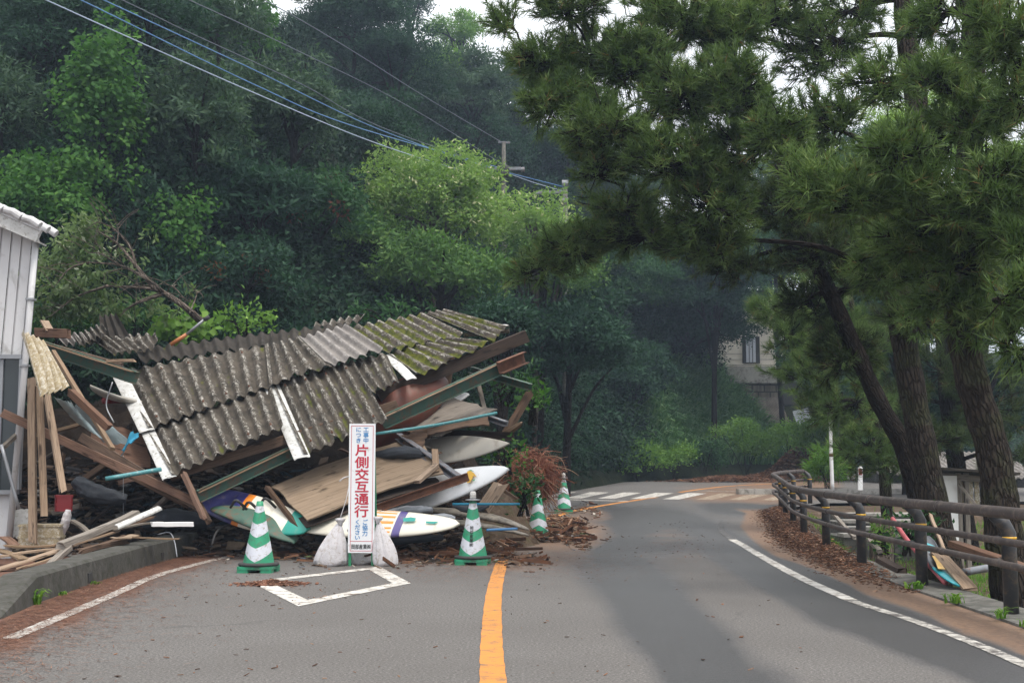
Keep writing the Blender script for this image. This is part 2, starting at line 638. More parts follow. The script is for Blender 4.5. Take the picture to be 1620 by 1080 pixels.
M['bark'] = bark('pine_bark', (.024, .019, .016), (.070, .056, .046), (.055, .058, .032))
M['bark_dark'] = bark('dark_bark', (.016, .012, .010), (.038, .030, .025))
M['bark_grey'] = bark('grey_bark', (.10, .08, .065), (.22, .18, .15))

# ------------------------------------------------------------------ terrain and road
POSTS = [(3.50, 7.1), (3.60, 9.26), (3.68, 11.5), (3.80, 13.9), (4.06, 16.5), (4.39, 19.2), (4.85, 22.0), (5.28, 24.6), (5.68, 26.9), (6.35, 28.7), (7.0, 29.9)]
EDGE = [(3.4, 3.0)] + POSTS[:9] + [(5.9, 27.8)]


def edgeX(Y):
    Y = np.asarray(Y, float)
    return np.interp(Y, [p[1] for p in EDGE], [p[0] for p in EDGE])


FOOT = np.array([(-60, 17), (-30, 18.5), (-12, 19.5), (-5, 21), (-1.5, 26), (1.5, 36), (4.0, 45.0), (8, 50.0), (13, 54.5), (22, 60), (45, 72), (90, 90)], float)


def foot_dist(X, Y):
    X, Y = np.asarray(X, float), np.asarray(Y, float)
    best = np.full(X.shape, 1e9)
    sg = np.ones(X.shape)
    for a, b in zip(FOOT[:-1], FOOT[1:]):
        d_ = b - a
        t = np.clip(((X - a[0]) * d_[0] + (Y - a[1]) * d_[1]) / (d_ @ d_), 0, 1)
        dx, dy = X - (a[0] + t * d_[0]), Y - (a[1] + t * d_[1])
        r = np.hypot(dx, dy)
        s = np.where(d_[0] * dy - d_[1] * dx > 0, 1.0, -1.0)
        m = r < best
        best = np.where(m, r, best)
        sg = np.where(m, s, sg)
    return best * sg


def hillz(X, Y):
    X, Y = np.asarray(X, float), np.asarray(Y, float)
    s = foot_dist(X, Y)
    cap = np.interp(X, [-30, -9, -4, -1, 4, 9, 20, 60], [32, 27, 21, 18, 17, 11, 9, 10])
    slope = np.interp(X, [-30, -12, -6, -2, 6, 9.5, 12, 16], [1.0, 1.15, 1.6, 2.1, 1.8, .8, .45, .6])
    r = slope * np.clip(s, 0, None)
    r = cap * np.tanh(r / cap)
    wob = 0.5 * np.sin(X * .7 + 1.3) * np.cos(Y * .45) + 0.35 * np.sin(X * 1.9 + Y * 1.1)
    return h(Y) - 0.15 + r + wob * np.clip(s / 3, 0, 1) + np.where(s < 0, s * 0.4, 0)


def roadR(Y):
    Y = np.asarray(Y, float)
    return np.where(Y < 27.5, edgeX(Y) + 0.0, np.interp(Y, [27.5, 30.0, 31.0, 33.0], [5.85, 7.3, 14, 34]))


def groundz(X, Y):
    """soil sheet: just under the road, dropping into the yard behind the guard rail"""
    X, Y = np.asarray(X, float), np.asarray(Y, float)
    e = np.where(Y < 27.5, edgeX(Y) + 0.28, 99)
    k = np.clip((X - e) / 0.9, 0, 1)
    k = k * k * (3 - 2 * k) * np.clip((28.5 - Y) / 4, 0, 1)
    l = np.clip((-4.9 - X) / 1.0, 0, 1) * np.clip((16 - Y) / 2, 0, 1)
    wob = 0.04 * np.sin(X * 2.1) * np.cos(Y * 1.7)
    return h(Y) - 0.07 - 0.55 * k + wob * k - 0.05 * l


def soft(d_):
    d_ = np.clip(d_, 0, 1)
    return d_ * d_ * (3 - 2 * d_)


def capsule(px, py, a, b, wa, wb, feather=0.5):
    ax, ay, bx, by = *a, *b
    dx, dy = bx - ax, by - ay
    t = np.clip(((px - ax) * dx + (py - ay) * dy) / (dx * dx + dy * dy), 0, 1)
    # foreshortened: compare mostly across
    r = np.hypot(px - ax - t * dx, (py - ay - t * dy) * 1.6)
    w = wa + (wb - wa) * t
    return soft((w * (1 + feather) - r) / (w * 2 * feather))


def ell(px, py, cx, cy, rx, ry, feather=0.4):
    r = np.hypot((px - cx) / rx, (py - cy) / ry)
    return soft((1 + feather - r) / (2 * feather))


def grid_mesh(name, X, Y, Z, mat, attrs=None):
    ny, nx = X.shape
    V = np.stack([X, Y, Z], -1).reshape(-1, 3).astype(np.float32)
    i = np.arange(ny - 1)[:, None] * nx + np.arange(nx - 1)[None, :]
    Q = np.stack([i, i + 1, i + 1 + nx, i + nx], -1).reshape(-1, 4).astype(np.int32)
    me = bpy.data.meshes.new(name)
    me.vertices.add(len(V))
    me.vertices.foreach_set('co', V.ravel())
    me.loops.add(Q.size)
    me.loops.foreach_set('vertex_index', Q.ravel())
    me.polygons.add(len(Q))
    me.polygons.foreach_set('loop_start', np.arange(0, Q.size, 4, dtype=np.int32))
    me.polygons.foreach_set('loop_total', np.full(len(Q), 4, dtype=np.int32))
    me.polygons.foreach_set('use_smooth', np.ones(len(Q), dtype=bool))
    for k, v in (attrs or {}).items():
        a = me.attributes.new(k, 'FLOAT', 'POINT')
        a.data.foreach_set('value', v.ravel().astype(np.float32))
    me.materials.append(mat)
    me.update(calc_edges=True)
    o = bpy.data.objects.new(name, me)
    COL.objects.link(o)
    return o


def nonuni(a, b, n, fine, span):
    """n samples from a to b, denser around fine +- span"""
    x = np.linspace(a, b, 4000)
    w = 1 / (1 + ((x - fine) / span) ** 2) + 0.03
    c = np.cumsum(w)
    return np.interp(np.linspace(c[0], c[-1], n), c, x)


# soil sheet to the horizon
gx = np.concatenate([np.linspace(-250, -40, 14), np.linspace(-38, -8, 20), np.linspace(-7.5, 14, 150), np.linspace(15, 45, 20), np.linspace(60, 250, 12)])
gy = np.concatenate([np.linspace(-60, -5, 8), np.linspace(0, 34, 170), np.linspace(35, 70, 30), np.linspace(80, 400, 14)])
GX, GY = np.meshgrid(gx, gy)
t = NT('soil')
co = t.coord()
c = t.ramp(t.noise(co, 1.3, 8, 0.7), [(0.3, (.045, .032, .022)), (0.55, (.09, .062, .042)), (0.7, (.06, .075, .028))])
c = t.mix(t.ramp(t.noise(co, 9, 5), [(0.5, (0, 0, 0)), (0.66, (1, 1, 1))]), c, (.13, .095, .07))
t.bump(t.noise(co, 14, 7, 0.7), 0.8, 0.05)
M['soil'] = t.fin(c, 0.95, spec=0.15)
struct(grid_mesh('ground', GX, GY, groundz(GX, GY), M['soil']))

# asphalt with wet tracks, mud and needle litter
ys = np.concatenate([np.linspace(2.0, 7.0, 60), np.linspace(7.05, 20, 200), np.linspace(20.1, 34, 110), np.linspace(34.2, 62, 80)])
u = nonuni(0, 1, 320, 0.62, 0.5)
YY = np.repeat(ys[:, None], len(u), 1)
LL = -9.0
XX = LL + (roadR(YY) - LL) * u[None, :]
ZZ = h(YY) * 1.0
px, py = project(XX, YY, ZZ)
wob = 6 * np.sin(px * .021 + py * .05) + 6 * np.sin(px * .055 - py * .033 + 2)
wx, wy = px + wob * np.clip((py - 780) / 160, 0.05, 1), py + wob * 0.25
wet = np.maximum.reduce([
    ell(wx, wy, 1010, 838, 140, 44, .6),
    capsule(wx, wy, (930, 850), (1150, 1100), 62, 100, .7),
    capsule(wx, wy, (1090, 835), (1330, 960), 42, 60, .5) * .95,
    capsule(wx, wy, (1330, 960), (1700, 1100), 58, 70, .5) * .85,
    ell(wx, wy, 960, 812, 110, 22, .6) * .8,
    ell(wx, wy, 1180, 800, 90, 22, .5) * .8,
    capsule(wx, wy, (1200, 830), (1290, 880), 16, 26, .6) * .9])
eX = edgeX(YY)
lineX = np.interp(YY, [3, 6.25, 8, 10.5, 13, 15.5, 19, 22, 26], [2.45, 2.62, 2.72, 2.82, 2.93, 3.02, 3.33, 3.75, 4.6])
sh = soft((XX - lineX - 0.10 + wob * .006) / 0.22) * (YY < 28)
mud = np.maximum.reduce([
    sh * (0.95 + .10 * np.sin(XX * 3 + YY)) * soft((29 - YY) / 3),
    ell(wx, wy, 1190, 783, 120, 15, .5) * .85,
    ell(wx, wy, 1250, 765, 80, 20, .5) * .9,
    ell(wx, wy, 880, 845, 90, 32, .5) * .8,
    ell(wx, wy, 930, 815, 40, 14, .5) * .6,
    ell(wx, wy, 820, 880, 130, 26, .5) * .55,
    ell(wx, wy, 1110, 770, 60, 10, .7) * .45,
    ell(wx, wy, 1060, 850, 50, 14, .6) * .4,
    ell(wx, wy, 640, 885, 160, 16, .6) * .4])
kerbL = np.interp(YY, [5, 9.3, 11.5, 14, 17, 24], [-3.25, -3.6, -3.86, -3.99, -4.0, -4.0])
lit = soft((kerbL + 0.75 + wob * .012 - XX) / 0.5) * (YY < 17) * soft((XX + 6.5) / .5)
lit = np.maximum(lit, ell(wx, wy, 440, 925, 60, 12, .5) * .5)

t = NT('asphalt')
co = t.coord()
A = lambda k: (lambda x: (setattr(x, 'attribute_name', k), x.outputs['Fac'])[1])(t.node('ShaderNodeAttribute'))
fine = t.noise(co, 62, 5, 0.85)
grit = t.noise(co, 30, 4, 0.7)
base = t.ramp(fine, [(0.36, (.032, .029, .028)), (0.5, (.118, .111, .106)), (0.60, (.182, .172, .164)), (0.69, (.48, .46, .43))])
big = t.noise(co, 0.55, 6, 0.6, 0.3)
base = t.mix(t.ramp(big, [(0.35, (0, 0, 0)), (0.65, (.35, .35, .35))]), base, (.074, .068, .063))
crk = t.node('ShaderNodeTexVoronoi')
crk.feature = 'DISTANCE_TO_EDGE'
crk.inputs['Scale'].default_value = 0.42
dv = t.node('ShaderNodeVectorMath', operation='MULTIPLY_ADD')
nc = t.node('ShaderNodeTexNoise')
nc.inputs['Scale'].default_value = 2.5
nc.inputs['Detail'].default_value = 6
t.l.new(co, nc.inputs['Vector'])
t.l.new(nc.outputs['Color'], dv.inputs[0])
dv.inputs[1].default_value = (0.7, 0.7, 0)
t.l.new(co, dv.inputs[2])
t.l.new(dv.outputs[0], crk.inputs['Vector'])
ck = t.ramp(crk.outputs['Distance'], [(0.0, (.6, .6, .6)), (0.006, (0, 0, 0))])
base = t.mix(t.math('MULTIPLY', ck, t.ramp(t.noise(co, 0.3, 2), [(0.5, (0, 0, 0)), (0.6, (1, 1, 1))])), base, (.03, .03, .03))
wn_ = t.noise(co, 3.5, 7, 0.7, 0.4)
wetm = t.ramp(t.math('ADD', A('wet'), t.math('MULTIPLY_ADD', wn_, 0.5, -0.25)), [(0.25, (0, 0, 0)), (0.75, (1, 1, 1))])
wcol = t.mix(0.66, base, (.030, .032, .037))
col = t.mix(wetm, base, wcol)
mn = t.noise(co, 2.1, 8, 0.75, 0.5)
mudm = t.ramp(t.math('ADD', A('mud'), t.math('MULTIPLY_ADD', mn, 0.9, -0.45)), [(0.32, (0, 0, 0)), (0.8, (1, 1, 1))])
mcol = t.ramp(t.noise(co, 22, 7, 0.7), [(0.3, (.11, .064, .040)), (0.7, (.25, .155, .098))])
col = t.mix(t.math('MULTIPLY', mudm, 0.88), col, mcol)
ln = t.noise(t.mapping(co, (14, 40, 1)), 1.2, 8, 0.8)
litm = t.ramp(t.math('ADD', A('litter'), t.math('MULTIPLY_ADD', ln, 2.6, -1.45)), [(0.35, (0, 0, 0)), (0.75, (1, 1, 1))])
lcol = t.ramp(t.noise(t.mapping(co, (30, 80, 1)), 1, 6, .8), [(0.3, (.05, .022, .014)), (0.6, (.16, .070, .040)), (0.75, (.28, .15, .09))])
col = t.mix(t.math('MULTIPLY', litm, 0.9), col, lcol)
rg = t.mix(wetm, (.88, .88, .88), (.40, .40, .40))
rg = t.mix(mudm, rg, (.72, .72, .72))
rg = t.mix(litm, rg, (.95, .95, .95))
t.bump(t.math('ADD', t.math('MULTIPLY', fine, 0.6), grit), 0.55, 0.008)
M['asphalt'] = t.fin(col, rg, spec=0.35)
struct(grid_mesh('road', XX, YY, ZZ, M['asphalt'], {'wet': wet, 'mud': mud, 'litter': lit}))


# painted markings
def paint(name, colr, wear, dirtc=(.14, .11, .09)):
    t = NT(name)
    co = t.coord()
    n = t.noise(co, 7, 9, 0.8, 0.6)
    n2 = t.noise(t.mapping(co, (3, 30, 1)), 1.2, 4, 0.7)
    k = t.ramp(t.math('MULTIPLY_ADD', n2, 0.4, t.math('MULTIPLY', n, 0.8)), [(wear, (1, 1, 1)), (wear + 0.09, (0, 0, 0))])
    c = t.mix(t.ramp(t.noise(co, 2.2, 6), [(0.4, (0, 0, 0)), (0.7, (.5, .5, .5))]), colr, tuple(x * .72 for x in colr))
    c = t.mix(k, c, dirtc)
    t.bump(t.noise(co, 80, 3), 0.4, 0.006)
    return t.fin(c, 0.75, spec=0.3)


M['paint_white'] = paint('road_paint_white', (.60, .58, .54), 0.525)
M['paint_worn'] = paint('road_paint_worn', (.52, .50, .46), 0.56, (.10, .09, .085))
M['paint_orange'] = paint('road_paint_orange', (.56, .23, .05), 0.49, (.12, .10, .085))
M['paint_wet'] = paint('road_paint_wet', (.20, .20, .20), 0.60, (.06, .058, .058))
M['paint_muddy'] = paint('road_paint_muddy', (.50, .44, .34), 0.59, (.19, .13, .09))


def strip(name, pts, w0, w1, mat, lift=0.004, dash=None):
    mb = MB()
    pts = spline([Vector((p.x, p.y, 0)) for p in pts], 10)
    rows = []
    for i, p in enumerate(pts):
        tt = (pts[min(i + 1, len(pts) - 1)] - pts[max(i - 1, 0)]).normalized()
        nn = Vector((tt.y, -tt.x, 0))
        w = (w0 + (w1 - w0) * i / (len(pts) - 1)) / 2
        j = 0.003 * math.sin(i * 2.3)
        rows.append([p - nn * (w + j), p + nn * (w - j)])
    b = mb.verts([(q.x, q.y, float(h(q.y)) + lift) for r in rows for q in r])
    for i in range(len(rows) - 1):
        mb.face((b + 2 * i, b + 2 * i + 1, b + 2 * i + 3, b + 2 * i + 2))
    return struct(mb.build(name, mat))


def quad(name, pix, mat, lift=0.004):
    mb = MB()
    c4 = [G(*p) for p in pix]
    n = 6

    def fn(u, v):
        a = c4[0].lerp(c4[1], u)
        b = c4[3].lerp(c4[2], u)
        p = a.lerp(b, v)
        return (p.x, p.y, float(h(p.y)) + lift), (u, v)
    mb.grid(fn, 2, n)
    return struct(mb.build(name, mat))


strip('centre_line', [G(788, 1120), G(780, 1075), G(778, 1000), G(783, 930), G(797, 882), G(810, 862)], .135, .135, M['paint_orange'])
strip('centre_line', [G(850, 828), G(893, 812), G(950, 800), G(1010, 790.5), G(1038, 786.5)], .16, .16, M['paint_orange'])
strip('centre_line', [G(1075, 778.5), G(1110, 773.5), G(1150, 769), G(1200, 766), G(1235, 764.5)], .16, .16, M['paint_orange'])
strip('edge_line', [G(1650, 1064), G(1540, 1017), G(1440, 980), G(1370, 958), G(1350, 951)], .09, .10, M['paint_worn'])
strip('edge_line', [G(1347, 949.5), G(1280, 920), G(1235, 897), G(1200, 877), G(1175, 862), G(1158, 853)], .115, .12, M['paint_white'])
strip('edge_line', [G(1158, 853), G(1146, 844), G(1140, 834), G(1146, 822)], .12, .12, M['paint_wet'])
strip('edge_line', [G(15, 1010), G(110, 970), G(185, 938), G(238, 914), G(290, 898), G(345, 884), G(380, 877)], .11, .11, M['paint_white'])
strip('stop_line', [G(868, 788.5), G(930, 791), G(997, 792.5)], .22, .22, M['paint_white'])
strip('stop_line', [G(1100, 776), G(1175, 777.5)], .2, .2, M['paint_worn'])
# diamond mark
dm = [(395, 920), (600, 896), (650, 922.5), (472, 959)]
dmo = [G(*p) for p in dm]
ctr = sum(dmo, Vector()) / 4
mb = MB()
inn = []
for k in range(4):
    a, b, c_ = dmo[k - 1], dmo[k], dmo[(k + 1) % 4]
    e1, e2 = (a - b).normalized(), (c_ - b).normalized()
    s_ = abs(e1.cross(e2).z)
    inn.append(b + (e1 + e2) * (0.165 / max(s_, .3)))
for k in range(4):
    a, b = dmo[k], dmo[(k + 1) % 4]
    ai, bi = inn[k], inn[(k + 1) % 4]
    q = mb.verts([(p.x, p.y, 0.004) for p in (a, b, bi, ai)])
    mb.face((q, q + 1, q + 2, q + 3))
struct(mb.build('diamond_marking', M['paint_white']))
# zebra crossing: nine stripes
for k in range(9):
    x0 = 783 + k * 51.5
    mt = M['paint_white'] if k < 6 else M['paint_muddy']
    quad('crossing_stripe', [(x0 + 8, 786.5 + k * .55), (x0 + 34, 787 + k * .55), (x0 + 78, 777.6 + k * .5), (x0 + 48, 777.2 + k * .5)], mt)

# hillside under the trees
t = NT('hill_soil')
co = t.coord()
c = t.ramp(t.noise(co, 0.9, 8, 0.75), [(0.3, (.008, .012, .006)), (0.6, (.022, .030, .012)), (0.75, (.045, .032, .020))])
t.bump(t.noise(co, 3, 8, 0.7), 1.0, 0.3)
M['hill'] = t.fin(c, 0.95, spec=0.1)
hx = np.concatenate([np.linspace(-60, -16, 30), np.linspace(-15.7, 26, 190), np.linspace(27, 90, 30)])
hy = np.concatenate([np.linspace(12, 70, 230), np.linspace(71, 160, 30)])
HX, HY = np.meshgrid(hx, hy)
struct(grid_mesh('hillside', HX, HY, hillz(HX, HY), M['hill']))

# ------------------------------------------------------------------ foliage
def unit(v):
    return v / np.maximum(np.linalg.norm(v, axis=-1, keepdims=True), 1e-6)


def ruv(n):
    return unit(rng.normal(size=(n, 3)))


def leaves(clumps, dens=34, per=8, L=.15, Wd=.055, droop=.3, spread=.10, up=-.35, hang=0.0, shell=(.72, 1.06)):
    """clumps: (n, 6) centre + radii.  Returns (m, 4, 3) leaf kites."""
    clumps = np.asarray(clumps, float)
    area = (clumps[:, 3] * clumps[:, 5] + clumps[:, 3] * clumps[:, 4]) * 2.2
    cnt = np.maximum((dens * area).astype(int), 3)
    idx = np.repeat(np.arange(len(clumps)), cnt)
    C, R = clumps[idx, :3], clumps[idx, 3:]
    D = ruv(len(idx))
    D[:, 2] = np.where(D[:, 2] < up, -D[:, 2], D[:, 2])
    rad = rng.uniform(shell[0], shell[1], (len(idx), 1)) * (1 + .16 * np.sin(D[:, :1] * 7 + idx[:, None]) * np.cos(D[:, 2:3] * 6))
    pos = C + D * R * rad
    if hang:
        pos[:, 2] -= hang * rng.random(len(idx)) ** 2
    ax = unit(D * .9 + ruv(len(idx)) * .5 + np.array([0, 0, .15]))
    n = len(idx) * per
    pos = np.repeat(pos, per, 0) + rng.normal(size=(n, 3)) * spread
    axr = np.repeat(ax, per, 0)
    d_ = unit(axr * .55 + ruv(n) * .8 + np.array([0, 0, -droop]))
    s_ = unit(np.cross(d_, axr + ruv(n) * .45))
    l = L * rng.uniform(.65, 1.3, (n, 1))
    w = Wd * rng.uniform(.7, 1.25, (n, 1))
    nn = np.cross(d_, s_)
    base = pos
    tip = pos + d_ * l - nn * l * .12
    m1 = pos + d_ * l * .42 + s_ * w * .5
    m2 = pos + d_ * l * .42 - s_ * w * .5
    r_ = np.repeat(rng.random(len(idx)), per) * .62 + rng.random(n) * .38
    return np.stack([base, m1, tip, m2], 1), r_


def crown_clumps(c, R, n, rr=(.30, .46), flat=.75, low=-.5):
    c, R = np.array(c, float), np.array(R, float)
    D = ruv(n)
    D[:, 2] = np.where(D[:, 2] < low, -D[:, 2] * .5, D[:, 2])
    pos = c + D * R * rng.uniform(.5, 1.0, (n, 1))
    r = rng.uniform(rr[0], rr[1], (n, 1)) * min(R[0], R[2])
    return np.concatenate([pos, r * 1.1, r, r * flat], 1)


def limb_mesh(mb, base, tips, r0, bend=.15):
    """a tapered trunk to the crown with limbs out to the given points"""
    base = Vector(base)
    tips = [Vector(p) for p in tips]
    top = sum(tips, Vector()) / len(tips)
    mid = base.lerp(top, .5) + Vector((random.uniform(-bend, bend), random.uniform(-bend, bend), 0))
    tr = spline([base, mid, top], 5)
    mb.tube(tr, [r0 * (1.25 if i == 0 else 1 - .55 * i / (len(tr) - 1)) for i in range(len(tr))], 7)
    for p in tips:
        k = random.randint(4, len(tr) - 2)
        a = tr[k]
        m = a.lerp(p, .5) + Vector((0, 0, .12 * (p - a).length))
        ln = spline([a, m, p], 3)
        mb.tube(ln, [r0 * .42 * (1 - .8 * i / (len(ln) - 1)) + .006 for i in range(len(ln))], 5, caps=False)


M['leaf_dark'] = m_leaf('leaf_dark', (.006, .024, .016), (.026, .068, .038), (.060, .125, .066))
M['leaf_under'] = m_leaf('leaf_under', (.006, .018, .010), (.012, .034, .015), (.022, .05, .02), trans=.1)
M['leaf_grey'] = m_leaf('leaf_greyish', (.022, .050, .030), (.062, .112, .066), (.125, .185, .105))
M['leaf_mid'] = m_leaf('leaf_mid', (.015, .050, .020), (.036, .098, .034), (.085, .17, .050))
M['leaf_vine'] = m_leaf('leaf_vine', (.026, .082, .020), (.062, .16, .032), (.13, .25, .05), trans=.35)
M['leaf_lime'] = m_leaf('leaf_lime', (.085, .17, .045), (.21, .33, .09), (.37, .47, .19), trans=.4, tip=(.56, .56, .34), tip_amt=.16)
M['leaf_bright'] = m_leaf('leaf_bright', (.12, .22, .03), (.25, .38, .06), (.38, .50, .11), trans=.45)
M['leaf_bush2'] = m_leaf('leaf_lower', (.042, .10, .028), (.095, .19, .05), (.19, .29, .085), trans=.3)
M['leaf_red'] = m_leaf('leaf_withered', (.09, .035, .018), (.15, .055, .03), (.2, .09, .05))
M['leaf_pale'] = m_leaf('leaf_pale_underside', (.060, .110, .040), (.13, .19, .075), (.34, .38, .25), trans=.35, tip=(.50, .53, .40), tip_amt=.12)
M['leaf_reed'] = m_leaf('leaf_reed', (.05, .13, .05), (.12, .24, .10), (.26, .40, .19), trans=.3)
M['leaf_grass'] = m_leaf('leaf_grass', (.06, .14, .020), (.12, .25, .03), (.22, .36, .06), trans=.4)
M['leaf_bush'] = m_leaf('leaf_bush', (.07, .16, .028), (.15, .28, .055), (.27, .42, .10), trans=.35)


def tree(name, px, py, rx, ry, Y, mat, label, n=None, L=.15, Wd=.055, droop=.3, dens=34, per=8, group=None, cat='tree',
         rr=(.30, .46), hang=0.0, bk='bark_dark', extra=None, flat=.62, up=-.05, depth=1.0, spread=.10, fix=False):
    if Y < 80 and px < 1250 and not fix:                                # stand it where the slope really is
        best = -99
        for yy in np.arange(24.0, 76.0, 0.5):
            c = P(px, py, yy)
            dz_ = float(hillz(c.x, c.y)) - (c.z - ry * yy / F * .9 - .8)
            if dz_ > best and foot_dist(c.x, c.y) > 0:
                best, Y = dz_, yy
            if best >= 0:
                break
    L, Wd = (L * random.uniform(.75, 1.4), Wd * random.uniform(.8, 1.3)) if L == .15 else (L, Wd)
    c = P(px, py, Y)
    R = (rx * Y / F, rx * Y / F * depth, ry * Y / F)
    gz = float(max(hillz(c.x, c.y + R[1] * .4), groundz(c.x, c.y + R[1] * .4)))
    base = Vector((c.x, c.y + R[1] * .4, min(gz, c.z - R[2] * .6)))
    o = thing(name, base, label, cat, group)
    if n is None:
        n = int(np.clip(10 + rx * ry / 420, 10, 60))
    cl = crown_clumps(c, R, n, rr, flat)
    mb = MB()
    pick = rng.choice(len(cl), min(9, len(cl)), replace=False)
    limb_mesh(mb, base - Vector((0, 0, .3)), [cl[i, :3] for i in pick], float(np.clip(.05 * (c.z - base.z), .05, .14)))
    mb.build('trunk', M[bk], o, smooth=True)
    Q = leaves(cl, dens, per, L, Wd, droop, hang=hang, up=up, spread=spread)
    np_mesh('crown', Q, M[mat], o)
    if extra:
        cl2 = cl[rng.choice(len(cl), extra[1])]
        cl2 = cl2.copy()
        cl2[:, 3:] *= .45
        cl2[:, 1] -= R[1] * .3
        np_mesh(extra[2], leaves(cl2, dens * 1.2, per, L, Wd, .5), M[extra[0]], o)
    return o


# the undergrowth that covers the slope
cand = np.stack([rng.uniform(-17, 24, 60000), rng.uniform(19, 90, 60000)], 1)
sd = foot_dist(cand[:, 0], cand[:, 1])
cand = cand[sd > np.where(cand[:, 0] < -2, 1.6, .3)]
cz = hillz(cand[:, 0], cand[:, 1])
qx, qy = project(cand[:, 0], cand[:, 1], cz)
k = (qx > -60) & (qx < 1680) & (qy > -90) & (qy < 770)
cand, cz, qx, qy = cand[k], cz[k], qx[k], qy[k]
keep = rng.permutation(len(cand))
# thin out so that spacing in the picture is even
cell, sel = {}, []
for i in keep:
    kk = (int(qx[i] // 34), int(qy[i] // 26), int(cand[i, 1] // 7))
    if cell.get(kk, 0) < 1:
        cell[kk] = 1
        sel.append(i)
sel = np.array(sel)
rs = rng.uniform(.55, 1.05, len(sel)) * np.clip(cand[sel, 1] / 40, .7, 1.6)
und = np.stack([cand[sel, 0], cand[sel, 1], cz[sel] + rs * .25, rs, rs, rs * .9], 1)
ux, uy = project(und[:, 0], und[:, 1], und[:, 2])
rk = ((ux > 1140) & (ux < 1300) & (uy > 555) & (uy < 720)) | ((ux > 985) & (ux < 1250) & (uy > 580)) | ((und[:, 0] > 10) & (und[:, 0] < 15.5) & (und[:, 1] < 61))
und = und[~rk]
half = rng.random(len(und)) < .6
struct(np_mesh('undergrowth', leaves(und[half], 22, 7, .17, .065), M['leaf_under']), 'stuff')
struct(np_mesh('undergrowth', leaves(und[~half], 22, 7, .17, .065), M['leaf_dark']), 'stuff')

DK, GR, MD, VN = 'leaf_dark', 'leaf_grey', 'leaf_mid', 'leaf_vine'
B = 'broadleaf_tree'
GH = 'trees on the wooded hillside'
tree(B, 60, 55, 115, 95, 35, DK, 'dark broadleaf tree in the top left corner of the wooded hill', group=GH)
tree(B, 10, 185, 70, 100, 29, GR, 'greyish green tree cut by the left edge of the photo above the house roof', group=GH)
tree('vine_covered_tree', 165, 195, 62, 190, 28, VN, 'tall narrow tree draped in bright green vines above the fallen tree', n=46, L=.12, Wd=.10, droop=.7, group=GH, rr=(.36, .5), hang=.6)
tree('vine_covered_tree', 85, 330, 110, 95, 26, VN, 'low mound of vine covered branches just right of the house roof', n=36, L=.11, Wd=.09, droop=.7, group=GH, hang=.4)
tree(B, 300, 215, 80, 115, 31, GR, 'grey green tree with small pale clumps right of the vine draped tree', group=GH, n=44, rr=(.24, .36), flat=1.0)
tree('vine_covered_tree', 290, 375, 55, 105, 28, VN, 'small vine hung tree above the end of the broken branches', n=22, L=.11, Wd=.09, droop=.7, group=GH, hang=.5)
tree(B, 235, 40, 95, 70, 36, DK, 'dark tree crossed by the lowest pale power cable at the top of the hill', group=GH)
tree('vine_covered_tree', 400, 55, 40, 80, 34, VN, 'slim tree with large bright vine leaves at the top between the cables', n=18, L=.16, Wd=.14, droop=.6, group=GH)
tree(B, 345, 40, 70, 75, 37, GR, 'greyish tree left of the large leaved vine at the top', group=GH)
tree(B, 450, 190, 80, 105, 35, GR, 'rounded grey green tree under the blue cables left of centre', group=GH)
tree(B, 500, 335, 80, 75, 31, MD, 'mid green tree with reddish withered leaves left of the lime tree', group=GH, extra=('leaf_red', 5, 'withered_leaves'))
tree(B, 420, 330, 75, 85, 32, DK, 'dark blue green tree in the middle of the left slope', group=GH)
tree(B, 390, 450, 90, 70, 27, DK, 'dark tree with brown leaf patches low behind the corrugated roof', group=GH, extra=('leaf_red', 3, 'withered_leaves'))
tree(B, 545, 55, 110, 95, 42, DK, 'large dark spreading tree at the top of the hill left of the sky gap', group=GH)
tree(B, 625, 120, 80, 85, 45, DK, 'dark feathery tree directly left of the yellow green ridge tree', group=GH)
tree(B, 600, 220, 85, 70, 42, DK, 'shaded tree above the lime tree where the cables cross', group=GH)
tree('ridge_tree', 645, 12, 34, 34, 64, DK, 'small round treetop against the white sky on the ridge', group=GH, n=22)
tree('ridge_tree', 725, 62, 52, 36, 62, 'leaf_bush', 'yellow green domed tree on the ridge below the white sky', group=GH, n=30)
tree('ridge_tree', 700, 120, 45, 50, 55, 'leaf_bush', 'light green tree just under the domed ridge tree', group=GH, n=24)
tree(B, 745, 160, 95, 75, 52, GR, 'pale grey green tree below the ridge and left of the pine tips', group=GH, n=50, rr=(.2, .32), flat=1)
tree(B, 830, 185, 75, 70, 54, GR, 'greyish tree half hidden behind the tips of the roadside pine', group=GH)
tree(B, 745, 225, 110, 40, 47, DK, 'dark tree behind the tops of the utility poles', group=GH)
tree(B, 900, 260, 90, 60, 50, DK, 'dark tree directly right of the right utility pole', group=GH)
tree(B, 985, 330, 85, 80, 44, GR, 'grey green tree behind the lowest drooping pine branches', group=GH)
LT = 'trees with pale flowering tips in the middle of the hill'
tree('flowering_tree', 678, 335, 122, 102, 31, 'leaf_lime', 'large lime green tree with creamy flowering tips below the utility poles', n=150, L=.14, Wd=.05, group=LT, rr=(.15, .26), flat=.7, bk='bark_grey', dens=38, fix=True)
tree('flowering_tree', 845, 368, 100, 58, 33, 'leaf_lime', 'smaller lime green tree reaching right under the right utility pole', n=56, L=.14, Wd=.05, group=LT, rr=(.24, .36), flat=.6, bk='bark_grey', dens=38, fix=True)
tree('flowering_tree', 580, 390, 60, 55, 29.5, 'leaf_bush2', 'mid green lower tree at the left foot of the lime tree', n=28, fix=True, group=LT)
tree(B, 700, 440, 115, 60, 29, 'leaf_bush2', 'shaded mid green tree behind the highest point of the mossy roof', group=GH, n=60, fix=True)
